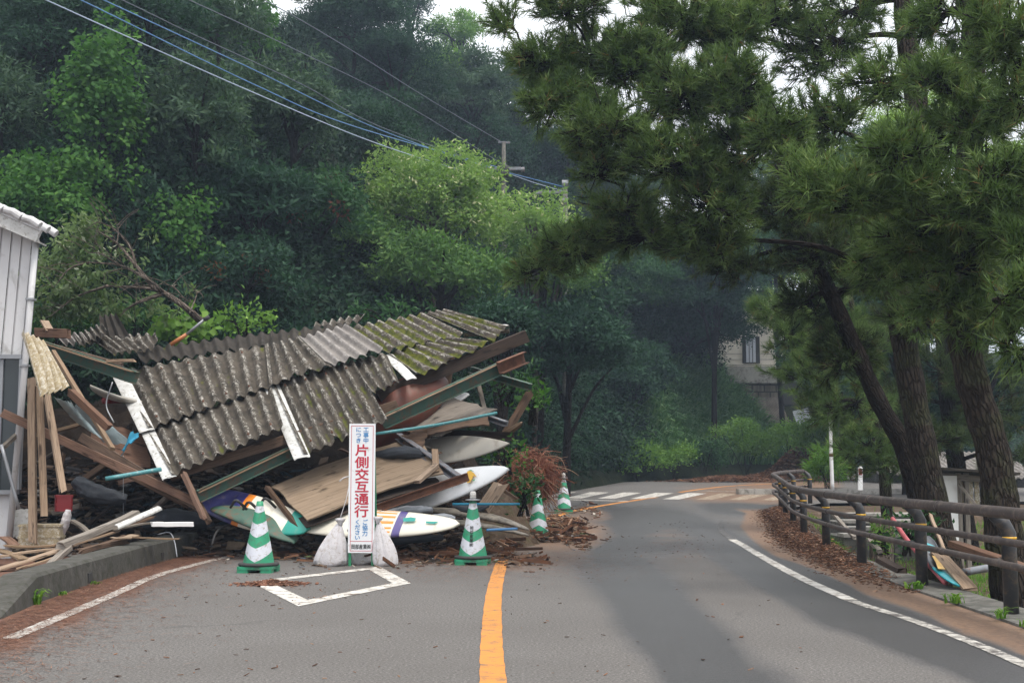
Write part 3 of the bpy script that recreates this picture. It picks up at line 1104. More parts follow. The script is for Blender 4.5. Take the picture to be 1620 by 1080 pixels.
tree(B, 850, 440, 95, 60, 33, 'leaf_bush2', 'mid green tree right of the mossy roof end', group=GH, n=56, fix=True)
tree(B, 960, 455, 110, 90, 37, MD, 'wide mid green tree above the shaded bend of the road', group=GH, n=46)
tree(B, 895, 560, 95, 95, 33, DK, 'very dark tree hanging over the bend behind the last traffic cone', group=GH, n=60, fix=True)
tree(B, 1085, 500, 105, 110, 41, DK, 'rounded dark small leaved tree left of the cream house window', group=GH, n=56, L=.12)
tree(B, 1000, 610, 60, 60, 42, DK, 'low dark tree between the bend and the long grass', group=GH)
tree(B, 1130, 462, 76, 84, 50, DK, 'dark tree crown hanging over the left end of the cream house', group=GH, fix=True, n=50)
tree(B, 780, 520, 60, 60, 27, DK, 'dark narrow tree behind the upper beam ends of the ruin', group=GH, n=30, fix=True)
tree('sunlit_tree', 1225, 420, 75, 85, 60, 'leaf_bright', 'bright green tree glimpsed between the pine boughs above the house', group=GH, fix=True, n=44)
tree('sunlit_tree', 1475, 205, 105, 85, 50, 'leaf_bright', 'bright yellow green tree seen behind the middle pine trunk', group='sunlit trees behind the pines')
tree('sunlit_tree', 1585, 280, 90, 75, 48, 'leaf_bright', 'bright yellow green tree behind the far right pine boughs', group='sunlit trees behind the pines')
tree('sunlit_tree', 1310, 420, 100, 120, 52, 'leaf_mid', 'mid green tree behind the pines above the street lamp', group='sunlit trees behind the pines')
tree(B, 1010, 120, 60, 60, 95, DK, 'far bluish green treetop behind the left pine boughs', group=GH, dens=14, L=.3, Wd=.12)
tree(B, 800, 125, 50, 40, 110, GR, 'hazy distant treetop in the notch beside the pine tips', group=GH, dens=12, L=.34, Wd=.14)

tree('sunlit_tree', 1370, 290, 90, 80, 53, 'leaf_mid', 'mid green tree showing through the gap left of the middle pine trunk', group='sunlit trees behind the pines', n=40)
tree('sunlit_tree', 1240, 310, 80, 70, 56, 'leaf_grey', 'greyish tree showing through the pine boughs above the bright one', group='sunlit trees behind the pines', fix=True, n=40)
# backing wood behind the yard on the right
for args in [(1440, 500, 110, 150, 34, 'dark backing tree between the leaning and the straight pine trunks'),
             (1565, 470, 120, 170, 33, 'dark backing tree behind the thick right pine trunk'),
             (1340, 580, 90, 110, 46, 'shaded green tree behind the white street lamp'),
             (1460, 660, 100, 80, 36, 'low dark bush like tree beyond the yard left of the white door'),
             (1590, 650, 80, 80, 35, 'low dark tree at the right edge of the photo beyond the yard')]:
    tree(B, *args[:5], DK, args[5], group='shaded trees beyond the yard', n=60, L=.2, Wd=.07)


# long drooping grass on the bank right of the bend
def blades(pos, L, Wd, lean, up=1.0, seg=3):
    n = len(pos)
    ang = rng.uniform(0, 2 * math.pi, n)
    dr = np.stack([np.cos(ang), np.sin(ang), np.zeros(n)], 1)
    dr = unit(dr + np.array(lean))
    Ls = (L * rng.uniform(.6, 1.2, n))[:, None]
    sdv = unit(np.cross(dr, np.array([0, 0, 1.])) + ruv(n) * .3) * (Wd * rng.uniform(.7, 1.2, n))[:, None] * .5
    pts = []
    for k in range(seg + 1):
        tt = k / seg
        p = pos + dr * Ls * (tt ** 1.6) * .55 + np.array([0, 0, 1.]) * Ls * up * (tt - .62 * tt ** 2.6)
        pts.append((p, 1 - .9 * tt ** 2))
    Q = []
    for k in range(seg):
        (a, wa), (b, wb) = pts[k], pts[k + 1]
        Q.append(np.stack([a - sdv * wa, a + sdv * wa, b + sdv * wb, b - sdv * wb], 1))
    return np.concatenate(Q), np.tile(rng.random(n), seg)


def on_hill(n, x0, x1, y0, y1, cond=None):
    X, Y = rng.uniform(x0, x1, n), rng.uniform(y0, y1, n)
    Z = hillz(X, Y)
    qx, qy = project(X, Y, Z)
    ok = foot_dist(X, Y) > 0
    if cond:
        ok &= cond(qx, qy)
    return np.stack([X, Y, Z], 1)[ok]


pp = on_hill(160000, 3, 14, 44, 62, lambda x, y: (x > 985) & (x < 1150 + (y - 590) * .8) & (y > 585) & (y < 735))
pp = pp[:11000]
Q, r = blades(pp, 1.5, .085, (-.3, -.9, 0))
struct(np_mesh('tall_grass', Q, M['leaf_reed'], rnd=r), 'stuff')
pp = on_hill(60000, 0, 7, 30, 52, lambda x, y: (x > 860) & (x < 1010) & (y > 600) & (y < 745))[:4500]
Q, r = blades(pp, 1.2, .08, (-.1, -.9, 0))
struct(np_mesh('tall_grass', Q, M['leaf_dark'], rnd=r), 'stuff')


# roadside bushes along the far kerb
def bush(px, py, rx, ry, Y, label, mat='leaf_bush', group='bushes at the foot of the bank', name='bush', L=.13, Wd=.05, n=14, dens=50, base=None, per=8):
    c = P(px, py, Y)
    R = (rx * Y / F, rx * Y / F * .8, ry * Y / F)
    b = Vector((c.x, c.y, c.z - R[2])) if base is None else Vector(base)
    o = thing(name, b, label, 'bush', group)
    cl = crown_clumps(c, R, n, (.35, .55))
    mb = MB()
    for i in range(min(7, n)):
        q = Vector(cl[i, :3])
        mb.tube(spline([b + Vector((random.uniform(-.1, .1), 0, -.05)), b.lerp(q, .5) + Vector((0, 0, .1)), q], 3), .012, 4, caps=False)
    mb.build('stem', M['bark_dark'], o)
    np_mesh('foliage', leaves(cl, dens, per, L, Wd, .2), M[mat], o)
    return o


bush(1010, 733, 46, 30, 45.5, 'low leafy bush at the far kerb behind the right half of the crossing')
bush(935, 748, 42, 16, 43, 'thin low weeds at the far kerb behind the last traffic cone', 'leaf_mid', L=.2, Wd=.03)
bush(1068, 730, 42, 30, 46.5, 'second low bush from the left along the far kerb')
bush(1115, 725, 34, 24, 47.5, 'dark leafed bush left of the brown heap of leaves', 'leaf_mid')
bush(1180, 712, 54, 42, 48.5, 'large rounded green bush above the brown heap of leaves')
bush(1245, 695, 40, 30, 52, 'green bush between the heap and the leaning metal sheet', 'leaf_bush')
bush(1300, 700, 55, 48, 49, 'tall light green bush left of the white street lamp', 'leaf_bush', L=.16)
bush(1310, 745, 26, 30, 39, 'grassy tuft of leaves standing beside the end of the guard rail', 'leaf_grass', L=.35, Wd=.03)
bush(1390, 690, 60, 60, 47, 'bright bush behind the red and white marker post', 'leaf_bush')

# ------------------------------------------------------------------ pines
M['needle'] = m_leaf('pine_needle', (.036, .070, .024), (.115, .185, .055), (.30, .39, .14), trans=.22, rough=.5, tip=(.20, .12, .05), tip_amt=.09)
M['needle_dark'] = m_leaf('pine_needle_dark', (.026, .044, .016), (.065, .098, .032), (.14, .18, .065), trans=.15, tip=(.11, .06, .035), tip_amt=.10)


def tufts(centers, axes, per=60, L=.125, Wd=.0045, cone=.85, back=0.13):
    """needle tufts: (n*per, 3, 3) triangles; rnd per needle"""
    n = len(centers)
    c = np.repeat(centers, per, 0)
    a = np.repeat(unit(axes), per, 0)
    # needles start along the last 'back' metres of the shoot
    s0 = rng.random((n * per, 1))
    c = c - a * s0 * back
    d_ = unit(a * rng.uniform(cone * .45, cone * 1.9, (n * per, 1)) + ruv(n * per) * .9)
    Ls = L * rng.uniform(.75, 1.15, (n * per, 1))
    tip = c + d_ * Ls
    tip[:, 2] -= (Ls[:, 0] ** 2) * .6
    sdv = unit(np.cross(d_, ruv(n * per))) * Wd * .5
    tr = np.repeat(rng.random(n) * .6, per) + rng.random(n * per) * .4
    return np.stack([c - sdv, c + sdv, tip], 1), tr


def pine(name, label, trunk, radii, masses, mat='needle', bk='bark', L=.12, Wd=.0105, per=27, group='roadside pines', tuft_mul=1.0, limb_r=.042):
    """trunk: points from the ground up; masses: (px, py, rx, ry, Y, count) clouds of shoots"""
    base = Vector(trunk[0])
    o = thing(name, base, label, 'pine tree', group)
    mb = MB()
    tp = spline(trunk, 8)
    rr = np.interp(np.linspace(0, 1, len(tp)), np.linspace(0, 1, len(radii)), radii)
    rr = [r * (1 + .05 * math.sin(i * 1.7)) for i, r in enumerate(rr)]
    mb.tube(tp, rr, 20)
    mb.build('trunk', M[bk], o, smooth=True)
    bm_ = MB()
    TC, TA = [], []
    info = []
    for (px_, py_, rx, ry, Y, cnt) in masses:
        C = P(px_, py_, Y)
        k = min(range(4, len(tp)), key=lambda i: (tp[i] - C).length + max(0, tp[i].z - C.z))
        info.append(((tp[k] - C).length, C, np.array([rx * Y / F, rx * Y / F * .9, ry * Y / F]), cnt))
    info.sort(key=lambda q: q[0])
    nodes = [(tp[i], 0.0) for i in range(4, len(tp))]
    for dist, C, R, cnt in info:
        a, da = min(nodes, key=lambda q: (q[0] - C).length + .25 * q[1] + 1.2 * max(0, q[0].z - C.z - .3))
        L_ = (C - a).length
        m1 = a.lerp(C, .35) + Vector((random.uniform(-.08, .08), 0, .08 * L_))
        m2 = a.lerp(C, .72) + Vector((random.uniform(-.12, .12), 0, random.uniform(-.02, .07) * L_))
        ln = spline([a, m1, m2, C], 6)
        lr = limb_r * max(.42, 1 - .16 * da)
        bm_.tube(ln, [lr * (1 - .62 * i / (len(ln) - 1)) for i in range(len(ln))], 7, caps=False)
        nodes += [(ln[k_], da + L_ * k_ / len(ln)) for k_ in range(6, len(ln), 3)] + [(C, da + L_)]
        cnt = int(cnt * tuft_mul)
        nb = max(cnt // 6, 2)
        for _ in range(nb):
            dv = Vector(ruv(1)[0])
            q_ = random.uniform(.3, 1) ** .7
            E = Vector((C.x + dv.x * R[0] * q_, C.y + dv.y * R[1] * q_, C.z + dv.z * R[2] * q_))
            s0 = ln[random.randint(int(len(ln) * .6), len(ln) - 1)]
            md = s0.lerp(E, .5) + Vector((0, 0, -.06 * (E - s0).length))
            tw = spline([s0, md, E], 3)
            bm_.tube(tw, [.010 * (1 - .6 * i / (len(tw) - 1)) for i in range(len(tw))], 4, caps=False)
            out = (E - s0).normalized()
            for j in range(6):
                f_ = random.uniform(.45, 1.0)
                b_ = s0.lerp(E, f_)
                dr = (out * .8 + Vector(ruv(1)[0]) * .75 + Vector((0, 0, .38))).normalized()
                tl = random.uniform(.08, .26)
                q = b_ + dr * tl
                bm_.tube([b_, b_.lerp(q, .5) - Vector((0, 0, .01)), q], [.007, .006, .004], 3, caps=False)
                TC.append(q)
                TA.append((dr + Vector((0, 0, .35))).normalized())
    bm_.build('branch', M['bark_dark'], o, smooth=True)
    Q, r = tufts(np.array(TC), np.array(TA), per, L, Wd)
    np_mesh('crown', Q, M[mat], o, rnd=r)
    return o


# trunk foot heights in the yard behind the rail
def yard(px_, Y):
    X = (px_ - 810) / F * Y
    return Vector((X, Y, float(groundz(X, Y)) - .1))


pine('pine_tree', 'middle pine with a straight dark trunk behind the guard rail, reaching left over the road',
     [yard(1500, 14.2), P(1478, 800, 14.2), P(1440, 600, 14.2), P(1418, 430, 14.3), P(1425, 300, 14.4), P(1450, 180, 14.5), P(1432, 40, 14.5), P(1425, -120, 14.6)],
     [.21, .158, .145, .14, .135, .13, .12, .10],
     [(800, 38, 28, 28, 13.5, 16), (850, 95, 45, 34, 13.5, 46), (900, 8, 60, 28, 13.5, 46), (930, 75, 60, 40, 13.8, 60), (880, 165, 60, 42, 13.5, 80),
      (955, 205, 80, 50, 13.2, 110), (900, 130, 60, 30, 13.8, 50), (1000, 100, 80, 60, 13.6, 120), (1070, 30, 90, 50, 13.8, 110), (1075, 150, 80, 60, 13.2, 120), (1060, 245, 80, 45, 13.0, 110),
      (960, 262, 60, 24, 13.4, 40), (1160, 60, 70, 60, 14.0, 90), (1165, 140, 60, 60, 12.8, 80), (1150, 250, 70, 60, 13.4, 80), (1120, 320, 80, 50, 13.2, 80),
      (1230, 215, 50, 45, 12.2, 50), (1290, 80, 80, 60, 14.6, 80), (1310, 190, 60, 50, 13.0, 55), (1200, 20, 110, 40, 14.5, 90), (1340, 20, 80, 30, 14.8, 60),
      (1010, 370, 110, 30, 14.2, 90), (900, 395, 70, 26, 14.4, 60), (850, 425, 55, 22, 14.6, 36), (1100, 380, 90, 34, 13.8, 80), (980, 325, 70, 26, 14.0, 46), (1420, 350, 60, 40, 13.4, 50), (1390, 250, 50, 40, 13.6, 30), (1400, 430, 60, 30, 13.7, 40), (1450, 500, 50, 26, 13.8, 26)], tuft_mul=3.6)

pine('pine_tree', 'thick trunked pine nearest the camera at the right, with pale green tufts in front',
     [yard(1600, 11.2), P(1590, 860, 11.2), P(1572, 720, 11.2), P(1535, 590, 11.2), P(1515, 450, 11.3), P(1530, 300, 11.4), P(1540, 100, 11.5), P(1535, -150, 11.5)],
     [.20, .165, .145, .14, .13, .12, .11, .09],
     [(1290, 290, 60, 40, 10.6, 50), (1340, 320, 60, 36, 10.4, 50), (1420, 235, 50, 40, 10.0, 36), (1440, 300, 60, 40, 10.2, 56), (1530, 330, 70, 40, 10.0, 66), (1470, 355, 60, 26, 10.6, 40),
      (1590, 290, 50, 50, 9.6, 50), (1560, 180, 60, 60, 11.0, 60), (1520, 110, 60, 60, 11.6, 55), (1590, 60, 60, 60, 9.8, 60), (1500, 20, 70, 40, 11.6, 50), (1610, 400, 30, 40, 9.4, 26),
      (1600, 470, 26, 30, 8.6, 16), (1610, 560, 20, 40, 8.8, 12), (1480, 220, 50, 50, 11.8, 44), (1380, 130, 50, 40, 11.6, 36), (1610, 150, 40, 50, 10.4, 36),
      (1440, 380, 60, 30, 10.8, 44), (1520, 410, 60, 34, 10.6, 50), (1570, 350, 50, 40, 10.2, 40), (1400, 400, 40, 24, 11.4, 24), (1480, 130, 50, 40, 11.0, 30), (1450, 60, 40, 40, 12.0, 24), (1500, 470, 60, 30, 10.9, 34), (1560, 500, 50, 30, 10.8, 30), (1450, 440, 40, 26, 11.6, 24)], tuft_mul=2.9, L=.13)

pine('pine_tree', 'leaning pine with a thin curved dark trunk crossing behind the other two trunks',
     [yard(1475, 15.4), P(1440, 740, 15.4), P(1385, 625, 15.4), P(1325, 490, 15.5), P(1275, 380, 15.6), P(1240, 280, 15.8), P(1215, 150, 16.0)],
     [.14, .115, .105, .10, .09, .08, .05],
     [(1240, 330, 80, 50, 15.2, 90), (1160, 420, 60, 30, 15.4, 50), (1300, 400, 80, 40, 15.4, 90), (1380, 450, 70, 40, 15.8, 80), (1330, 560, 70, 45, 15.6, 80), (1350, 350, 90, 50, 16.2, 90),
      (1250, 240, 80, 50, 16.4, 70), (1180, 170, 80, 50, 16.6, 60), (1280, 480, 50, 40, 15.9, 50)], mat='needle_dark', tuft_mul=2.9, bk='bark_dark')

pine('pine_tree', 'low bright green pine left of the leaning trunk, beside the street lamp',
     [yard(1400, 21.0), P(1395, 700, 21.0), P(1370, 580, 21.0), P(1345, 470, 21.2)],
     [.10, .09, .07, .04],
     [(1275, 590, 70, 50, 20.4, 120), (1240, 540, 30, 60, 20.6, 50), (1320, 520, 80, 50, 20.8, 110), (1350, 640, 80, 50, 20.0, 130), (1300, 640, 50, 30, 20.4, 60), (1380, 710, 60, 40, 19.6, 100), (1380, 560, 60, 60, 21.2, 90),
      (1420, 740, 50, 30, 19.4, 50), (1300, 450, 50, 40, 21.4, 50), (1222, 488, 36, 34, 20.8, 50), (1250, 525, 34, 36, 20.4, 60), (1262, 470, 50, 36, 20.9, 60)], tuft_mul=1.4, L=.15, Wd=.007, per=44)

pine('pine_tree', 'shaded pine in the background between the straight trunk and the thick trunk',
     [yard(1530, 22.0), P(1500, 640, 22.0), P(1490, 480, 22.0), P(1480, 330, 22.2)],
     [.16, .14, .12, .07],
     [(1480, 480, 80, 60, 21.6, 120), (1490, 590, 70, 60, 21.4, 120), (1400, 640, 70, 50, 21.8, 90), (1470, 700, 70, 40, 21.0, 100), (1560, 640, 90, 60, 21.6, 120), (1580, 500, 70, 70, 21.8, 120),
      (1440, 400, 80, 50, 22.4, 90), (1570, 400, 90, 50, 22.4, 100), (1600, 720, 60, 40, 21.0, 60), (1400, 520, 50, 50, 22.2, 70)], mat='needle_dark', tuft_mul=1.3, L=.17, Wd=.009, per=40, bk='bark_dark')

# ------------------------------------------------------------------ guard rail
gr = thing('guard_rail', Vector((4.0, 14.0, 0)), 'curved brown three pipe guard rail on black posts along the right road edge', 'guard rail')


def rail_pts(off, z):
    pts = []
    for i, (X, Y) in enumerate(POSTS):
        a = POSTS[max(i - 1, 0)]
        b = POSTS[min(i + 1, len(POSTS) - 1)]
        tt = Vector((b[0] - a[0], b[1] - a[1], 0)).normalized()
        n_ = Vector((-tt.y, tt.x, 0))
        q = Vector((X, Y, float(h(Y)) + z)) + n_ * off
        pts.append(q)
    return spline(pts, 8)


for z, r in ((.755, .043), (.555, .026), (.395, .026)):
    pts = rail_pts(.15, z)
    mb = MB()
    mb.tube(pts, r, 14)
    rl = mb.build('rail', M['rail'], gr, smooth=True)
    for i in range(4, len(pts) - 2, 8):
        p, q = pts[i], pts[i + 1]
        d_ = (q - p).normalized()
        mb = MB()
        mb.tube([p, p + d_ * .035], r + .005, 14)
        mb.build('joint_sleeve', M['rail'], rl, smooth=True)
    pass
for i, (X, Y) in enumerate(POSTS):
    a = POSTS[max(i - 1, 0)]
    b = POSTS[min(i + 1, len(POSTS) - 1)]
    tt = Vector((b[0] - a[0], b[1] - a[1], 0)).normalized()
    n_ = Vector((-tt.y, tt.x, 0))
    z0 = float(h(Y))
    B0 = Vector((X, Y, z0))
    mb = MB()
    mb.tube([B0 - Vector((0, 0, .1)), B0 + Vector((0, 0, .60)), B0 + n_ * .03 + Vector((0, 0, .66)), B0 + n_ * .12 + Vector((0, 0, .735))], [.053, .053, .051, .039], 16)
    # bolted lugs that hold the two lower pipes
    for zz in (.555, .395):
        mb.tube([B0 + n_ * .04 + Vector((0, 0, zz)), B0 + n_ * .125 + Vector((0, 0, zz))], .022, 8)
    po = mb.build('post', M['post_black'], gr, smooth=True)
    mb = MB()
    mb.tube([B0 + Vector((0, 0, .553)), B0 + Vector((0, 0, .570))], .0555, 16)
    mb.build('yellow_band', M['yellow'], po, smooth=True)

# concrete edge under the posts
mb = MB()
rows = []
for Y in np.linspace(2.5, 27.4, 60):
    x = float(edgeX(Y))
    z = float(h(Y))
    rows.append([(x - .16, Y, z - .3), (x - .16, Y, z + .018), (x + .20, Y, z + .028), (x + .24, Y, z + .01), (x + .30, Y, z - .9)])
for r0, r1 in zip(rows[:-1], rows[1:]):
    b = mb.verts(r0 + r1)
    for k in range(4):
        mb.face((b + k, b + 5 + k, b + 6 + k, b + 1 + k))
struct(mb.build('kerb', M['concrete']))
mb = MB()
mb.box((9.2, 35.2, float(h(35)) + .02), (6, .35, .25), .05)
struct(mb.build('kerb', M['concrete_pale']))

# ------------------------------------------------------------------ litter and grass
def chips(n, xy, zf, size, mats, name, flat=.25, label=None, lo=.15, hi=.7):
    """loose flat scraps lying about"""
    k = len(xy)
    a = rng.uniform(0, 2 * math.pi, k)
    tl = rng.normal(0, .20, (k, 2))
    L_ = size * np.clip(rng.lognormal(0, .40, k), .3, 2.0)
    W_ = L_ * rng.uniform(lo, hi, k)
    ex = np.stack([np.cos(a), np.sin(a), tl[:, 0]], 1) * L_[:, None] * .5
    ey = np.stack([-np.sin(a), np.cos(a), tl[:, 1]], 1) * W_[:, None] * .5
    c = np.stack([xy[:, 0], xy[:, 1], zf], 1)
    th = np.array([0, 0, 1.]) * (L_ * .12)[:, None]
    jit = lambda: 1 + rng.normal(0, .18, (k, 1))
    top = [c - ex * jit() - ey * jit() + th, c + ex * jit() - ey * jit() + th, c + ex * jit() + ey * jit() + th, c - ex * jit() + ey * jit() + th]
    bot = [p - th * 1.0 for p in top]
    Q = [np.stack(top, 1)]
    for i in range(4):
        j = (i + 1) % 4
        Q.append(np.stack([bot[i], bot[j], top[j], top[i]], 1))
    r = np.tile(rng.random(k), 5)
    return struct(np_mesh(name, np.concatenate(Q), mats, rnd=r), 'stuff', label)


def litter_mat(name, stops, rough=.9):
    t = NT(name)
    at = t.node('ShaderNodeAttribute')
    at.attribute_name = 'rnd'
    col = t.ramp(at.outputs['Fac'], stops, const=True)
    col = t.mix(t.ramp(t.noise(t.coord(), 14, 5), [(.35, (0, 0, 0)), (.65, (.6, .6, .6))]), col, (.06, .045, .035))
    return t.fin(col, rough, spec=.2)


M['bark_litter'] = litter_mat('bark_litter', [(0, (.07, .032, .02)), (.35, (.16, .070, .038)), (.65, (.24, .115, .065)), (.88, (.34, .21, .14))])
M['rubble'] = litter_mat('rubble', [(0, (.09, .055, .04)), (.25, (.20, .13, .085)), (.5, (.055, .048, .042)), (.68, (.34, .25, .17)), (.82, (.50, .46, .40)), (.90, (.08, .11, .04)), (.97, (.10, .14, .20)), (.982, (.55, .55, .53))])
M['needle_litter'] = litter_mat('needle_litter', [(0, (.11, .040, .024)), (.4, (.20, .085, .052)), (.75, (.32, .17, .11))])

# bark mulch along the foot of the guard rail
n = 26000
Y = rng.uniform(11, 27.2, n)
e = edgeX(Y)
off = rng.normal(-.13, .17, n)
amt = np.interp(Y, [11, 14, 17, 24, 27.2], [.12, .5, 1, 1, .5])
k = rng.random(n) < amt
Y, e, off = Y[k], e[k], off[k]
zz = h(Y) + .11 * np.exp(-((off + .05) / .25) ** 2) * np.interp(Y, [12, 17, 30], [.15, 1, .8]) * rng.uniform(.2, 1, len(Y))
chips(n, np.stack([e + off, Y], 1), zz, .026, M['bark_litter'], 'bark_litter')
# heap of brown leaves on the far side of the road
heap = []
for cx_, cy_, rx_, ry_, hh_ in ((7.8, 45.6, 1.5, .5, .22), (10.0, 47.0, 1.6, .7, .35), (11.6, 50.5, 1.2, 1.2, 1.3)):
    m = 6000
    d_ = rng.normal(size=(m, 2)) * .55
    z_ = hh_ * np.exp(-(d_ ** 2).sum(1)) * rng.uniform(.75, 1, m)
    heap.append(np.stack([cx_ + d_[:, 0] * rx_, cy_ + d_[:, 1] * ry_, z_], 1))
heap = np.concatenate(heap)
zz = np.maximum(h(heap[:, 1]), hillz(heap[:, 0], heap[:, 1])) + heap[:, 2]
chips(0, heap[:, :2], zz, .085, M['bark_litter'], 'leaf_heap')

# rubble along the front of the ruin
R_ = []
for (x0, y0, x1, y1, sx, sy, m, hh_) in ((480, 868, 720, 866, 10, 10, 1900, .06), (700, 872, 850, 858, 12, 12, 1500, .07), (840, 868, 905, 830, 16, 8, 1100, .12),
                                         (880, 850, 930, 808, 12, 5, 500, .08), (600, 880, 860, 884, 20, 9, 380, .0), (330, 868, 560, 880, 26, 9, 260, .01), (800, 870, 925, 850, 26, 9, 420, .0)):
    tt = rng.random(m)
    X_ = x0 + (x1 - x0) * tt + rng.normal(0, sx, m)
    Y_ = y0 + (y1 - y0) * tt + rng.normal(0, sy, m)
    for a, b in zip(X_, np.clip(Y_, 800, 905)):
        g = G(a, b)
        R_.append((g.x, g.y, g.z + hh_ * random.random()))
R_ = np.array(R_)
for cx_, cy_ in ((.39, 17.9), (1.2, 25.4), (-.43, 13.95)):
    R_ = R_[~((abs(R_[:, 0] - cx_) < .36) & (R_[:, 1] < cy_ + .3) & (R_[:, 1] > cy_ - 2.6))]
chips(0, R_[:, :2], R_[:, 2] + .003, .055, M['rubble'], 'rubble')
k = rng.random(len(R_)) < .30
chips(0, R_[k, :2] + rng.normal(0, .05, (k.sum(), 2)), R_[k, 2] + .03, .16, M['bark_litter'], 'rubble', lo=.03, hi=.12)
# small scraps scattered over the road
m = 520
S_ = []
for _ in range(m):
    q = random.random()
    if q < .45:
        g = G(random.gauss(440, 110), random.uniform(872, 960))
    elif q < .7:
        g = G(random.gauss(1080, 40), random.uniform(822, 882))
    else:
        g = G(random.uniform(100, 1300), random.uniform(862, 1075))
    S_.append((g.x, g.y, g.z + .004))
S_ = np.array(S_)
chips(0, S_[:, :2], S_[:, 2], .017, M['bark_litter'], 'road_scraps')
# small heap of needles on the diamond mark
g0 = G(428, 924)
d_ = rng.normal(size=(900, 2)) * np.array([.13, .09])
z_ = .035 * np.exp(-((d_ / .12) ** 2).sum(1)) * rng.random(900) + .006
chips(0, d_ + np.array([g0.x, g0.y]), z_, .03, M['needle_litter'], 'needle_heap')


def needle_litter(n, region, name, L=.075, Wd=.0035):
    pts = np.array([region() for _ in range(n)])
    a = rng.uniform(0, math.pi, n)
    dx = np.stack([np.cos(a), np.sin(a), rng.normal(0, .06, n)], 1) * (L * rng.uniform(.6, 1.3, n))[:, None] * .5
    sdx = np.stack([-np.sin(a), np.cos(a), np.zeros(n)], 1) * Wd * .5
    pts[:, 2] += rng.uniform(.004, .016, n)
    Q = np.stack([pts - dx - sdx, pts + dx - sdx, pts + dx + sdx, pts - dx + sdx], 1)
    return struct(np_mesh(name, Q, M['needle_litter']), 'stuff')


def reg_left():
    Y = random.uniform(6, 16.8)
    k = float(np.interp(Y, [5, 9.3, 11.5, 14, 17], [-3.25, -3.6, -3.86, -3.99, -4.0]))
    return (k + abs(random.gauss(0, .45)), Y, 0.0)


needle_litter(16000, reg_left, 'needle_litter')


def reg_mid():
    g = G(random.gauss(760, 130), random.gauss(890, 14))
    return (g.x, g.y, 0.0)


def reg_mid2():
    g = G(random.gauss(1075, 45), random.gauss(850, 18))
    return (g.x, g.y, 0.0)


needle_litter(5200, reg_mid, 'needle_litter')
needle_litter(2200, reg_mid2, 'needle_litter')

# yard grass and weeds beyond the rail
n = 60000
X_, Y_ = rng.uniform(3.9, 16, n), rng.uniform(8.5, 27, n)
k = (X_ > edgeX(Y_) + .5) & (np.sin(X_ * 1.3 + 1) * np.cos(Y_ * .9) + rng.normal(0, .5, n) > -.35)
X_, Y_ = X_[k], Y_[k]
Q, r = blades(np.stack([X_, Y_, groundz(X_, Y_)], 1), .20, .012, (0, 0, 0), seg=2)
struct(np_mesh('yard_grass', Q, M['leaf_grass'], rnd=r), 'stuff')


def weed(px_, py_, n, L, label, X=None, w=.014, name='weed'):
    g = G(px_, py_) if X is None else Vector(X)
    o = np.array([g.x, g.y, g.z])
    n = int(n * .85)
    pos = o + rng.normal(0, 1, (n, 3)) * np.array([.03, .03, 0])
    Q, r = blades(pos, L, w, (0, 0, 0), seg=4)
    q = np_mesh(name, Q, M['leaf_grass'], rnd=r)
    return tag(q, label, 'weed')


weed(1510, 955, 40, .16, 'thin grass tuft at the kerb between the two nearest guard rail posts', X=(3.45, 10.0, .02))
weed(1448, 930, 26, .12, 'small leafy weed at the foot of the second guard rail post', X=(3.52, 11.2, .02), w=.03)
weed(1570, 985, 26, .15, 'grass blades at the foot of the nearest guard rail post', X=(3.42, 9.0, .02))
weed(1616, 990, 18, .10, 'sparse grass in the road gutter near the right edge of the photo', X=(3.40, 8.5, .02))

M['rubble_dark'] = litter_mat('rubble_dark', [(0, (.05, .03, .022)), (.3, (.10, .065, .045)), (.55, (.03, .03, .035)), (.75, (.16, .12, .085)), (.9, (.22, .21, .20)), (.96, (.05, .10, .14))])
# ------------------------------------------------------------------ collapsed roof
def sheet_fn(c00, c10, c11, c01, waves, amp, sag=0.0, lap=0.0, jag=0.0, seed=0):
    c00, c10, c11, c01 = [Vector(c) for c in (c00, c10, c11, c01)]
    nrm = (c10 - c00).cross(c01 - c00).normalized()
    if nrm.y > 0:
        nrm = -nrm
    Lv = ((c01 - c00).length + (c11 - c10).length) / 2
    rr = random.Random(seed)
    js = [rr.uniform(-jag, jag) if rr.random() > .14 else -rr.uniform(1.5, 4.5) * jag for _ in range(int(waves * 2) + 4)]

    def fn(u, v):
        k = int(u * waves * 2)
        vv = v
        if jag and v > .93:
            vv = v + js[k] / Lv
        a = c00.lerp(c10, u)
        b = c01.lerp(c11, u)
        p = a.lerp(b, vv)
        w = math.cos(2 * math.pi * u * waves)
        p = p + nrm * (amp * w + sag * math.sin(math.pi * u) * math.sin(math.pi * v) + lap * v)
        return p, (u * waves, v * Lv)
    return fn, nrm


def corr(c, waves, mat, amp=.028, parent=None, name='roof_sheet', label=None, jag=.022, sag=0.0, lap=.03, th=.009):
    fn, nrm = sheet_fn(*c, waves, amp, sag, lap, jag, seed=len(bpy.data.objects))
    mb = MB()
    mb.grid(fn, int(waves * 10), 14, thick=-nrm * th)
    o = mb.build(name, mat, parent, smooth=False)
    for p in o.data.polygons:
        p.use_smooth = True
    e = o.modifiers.new('edges', 'EDGE_SPLIT')
    e.split_angle = math.radians(50)
    if label:
        o['label'] = label
    return o


def Q4(tl, tr, br, bl, Ys):
    return [P(*tl, Ys[0]), P(*tr, Ys[1]), P(*br, Ys[2]), P(*bl, Ys[3])]


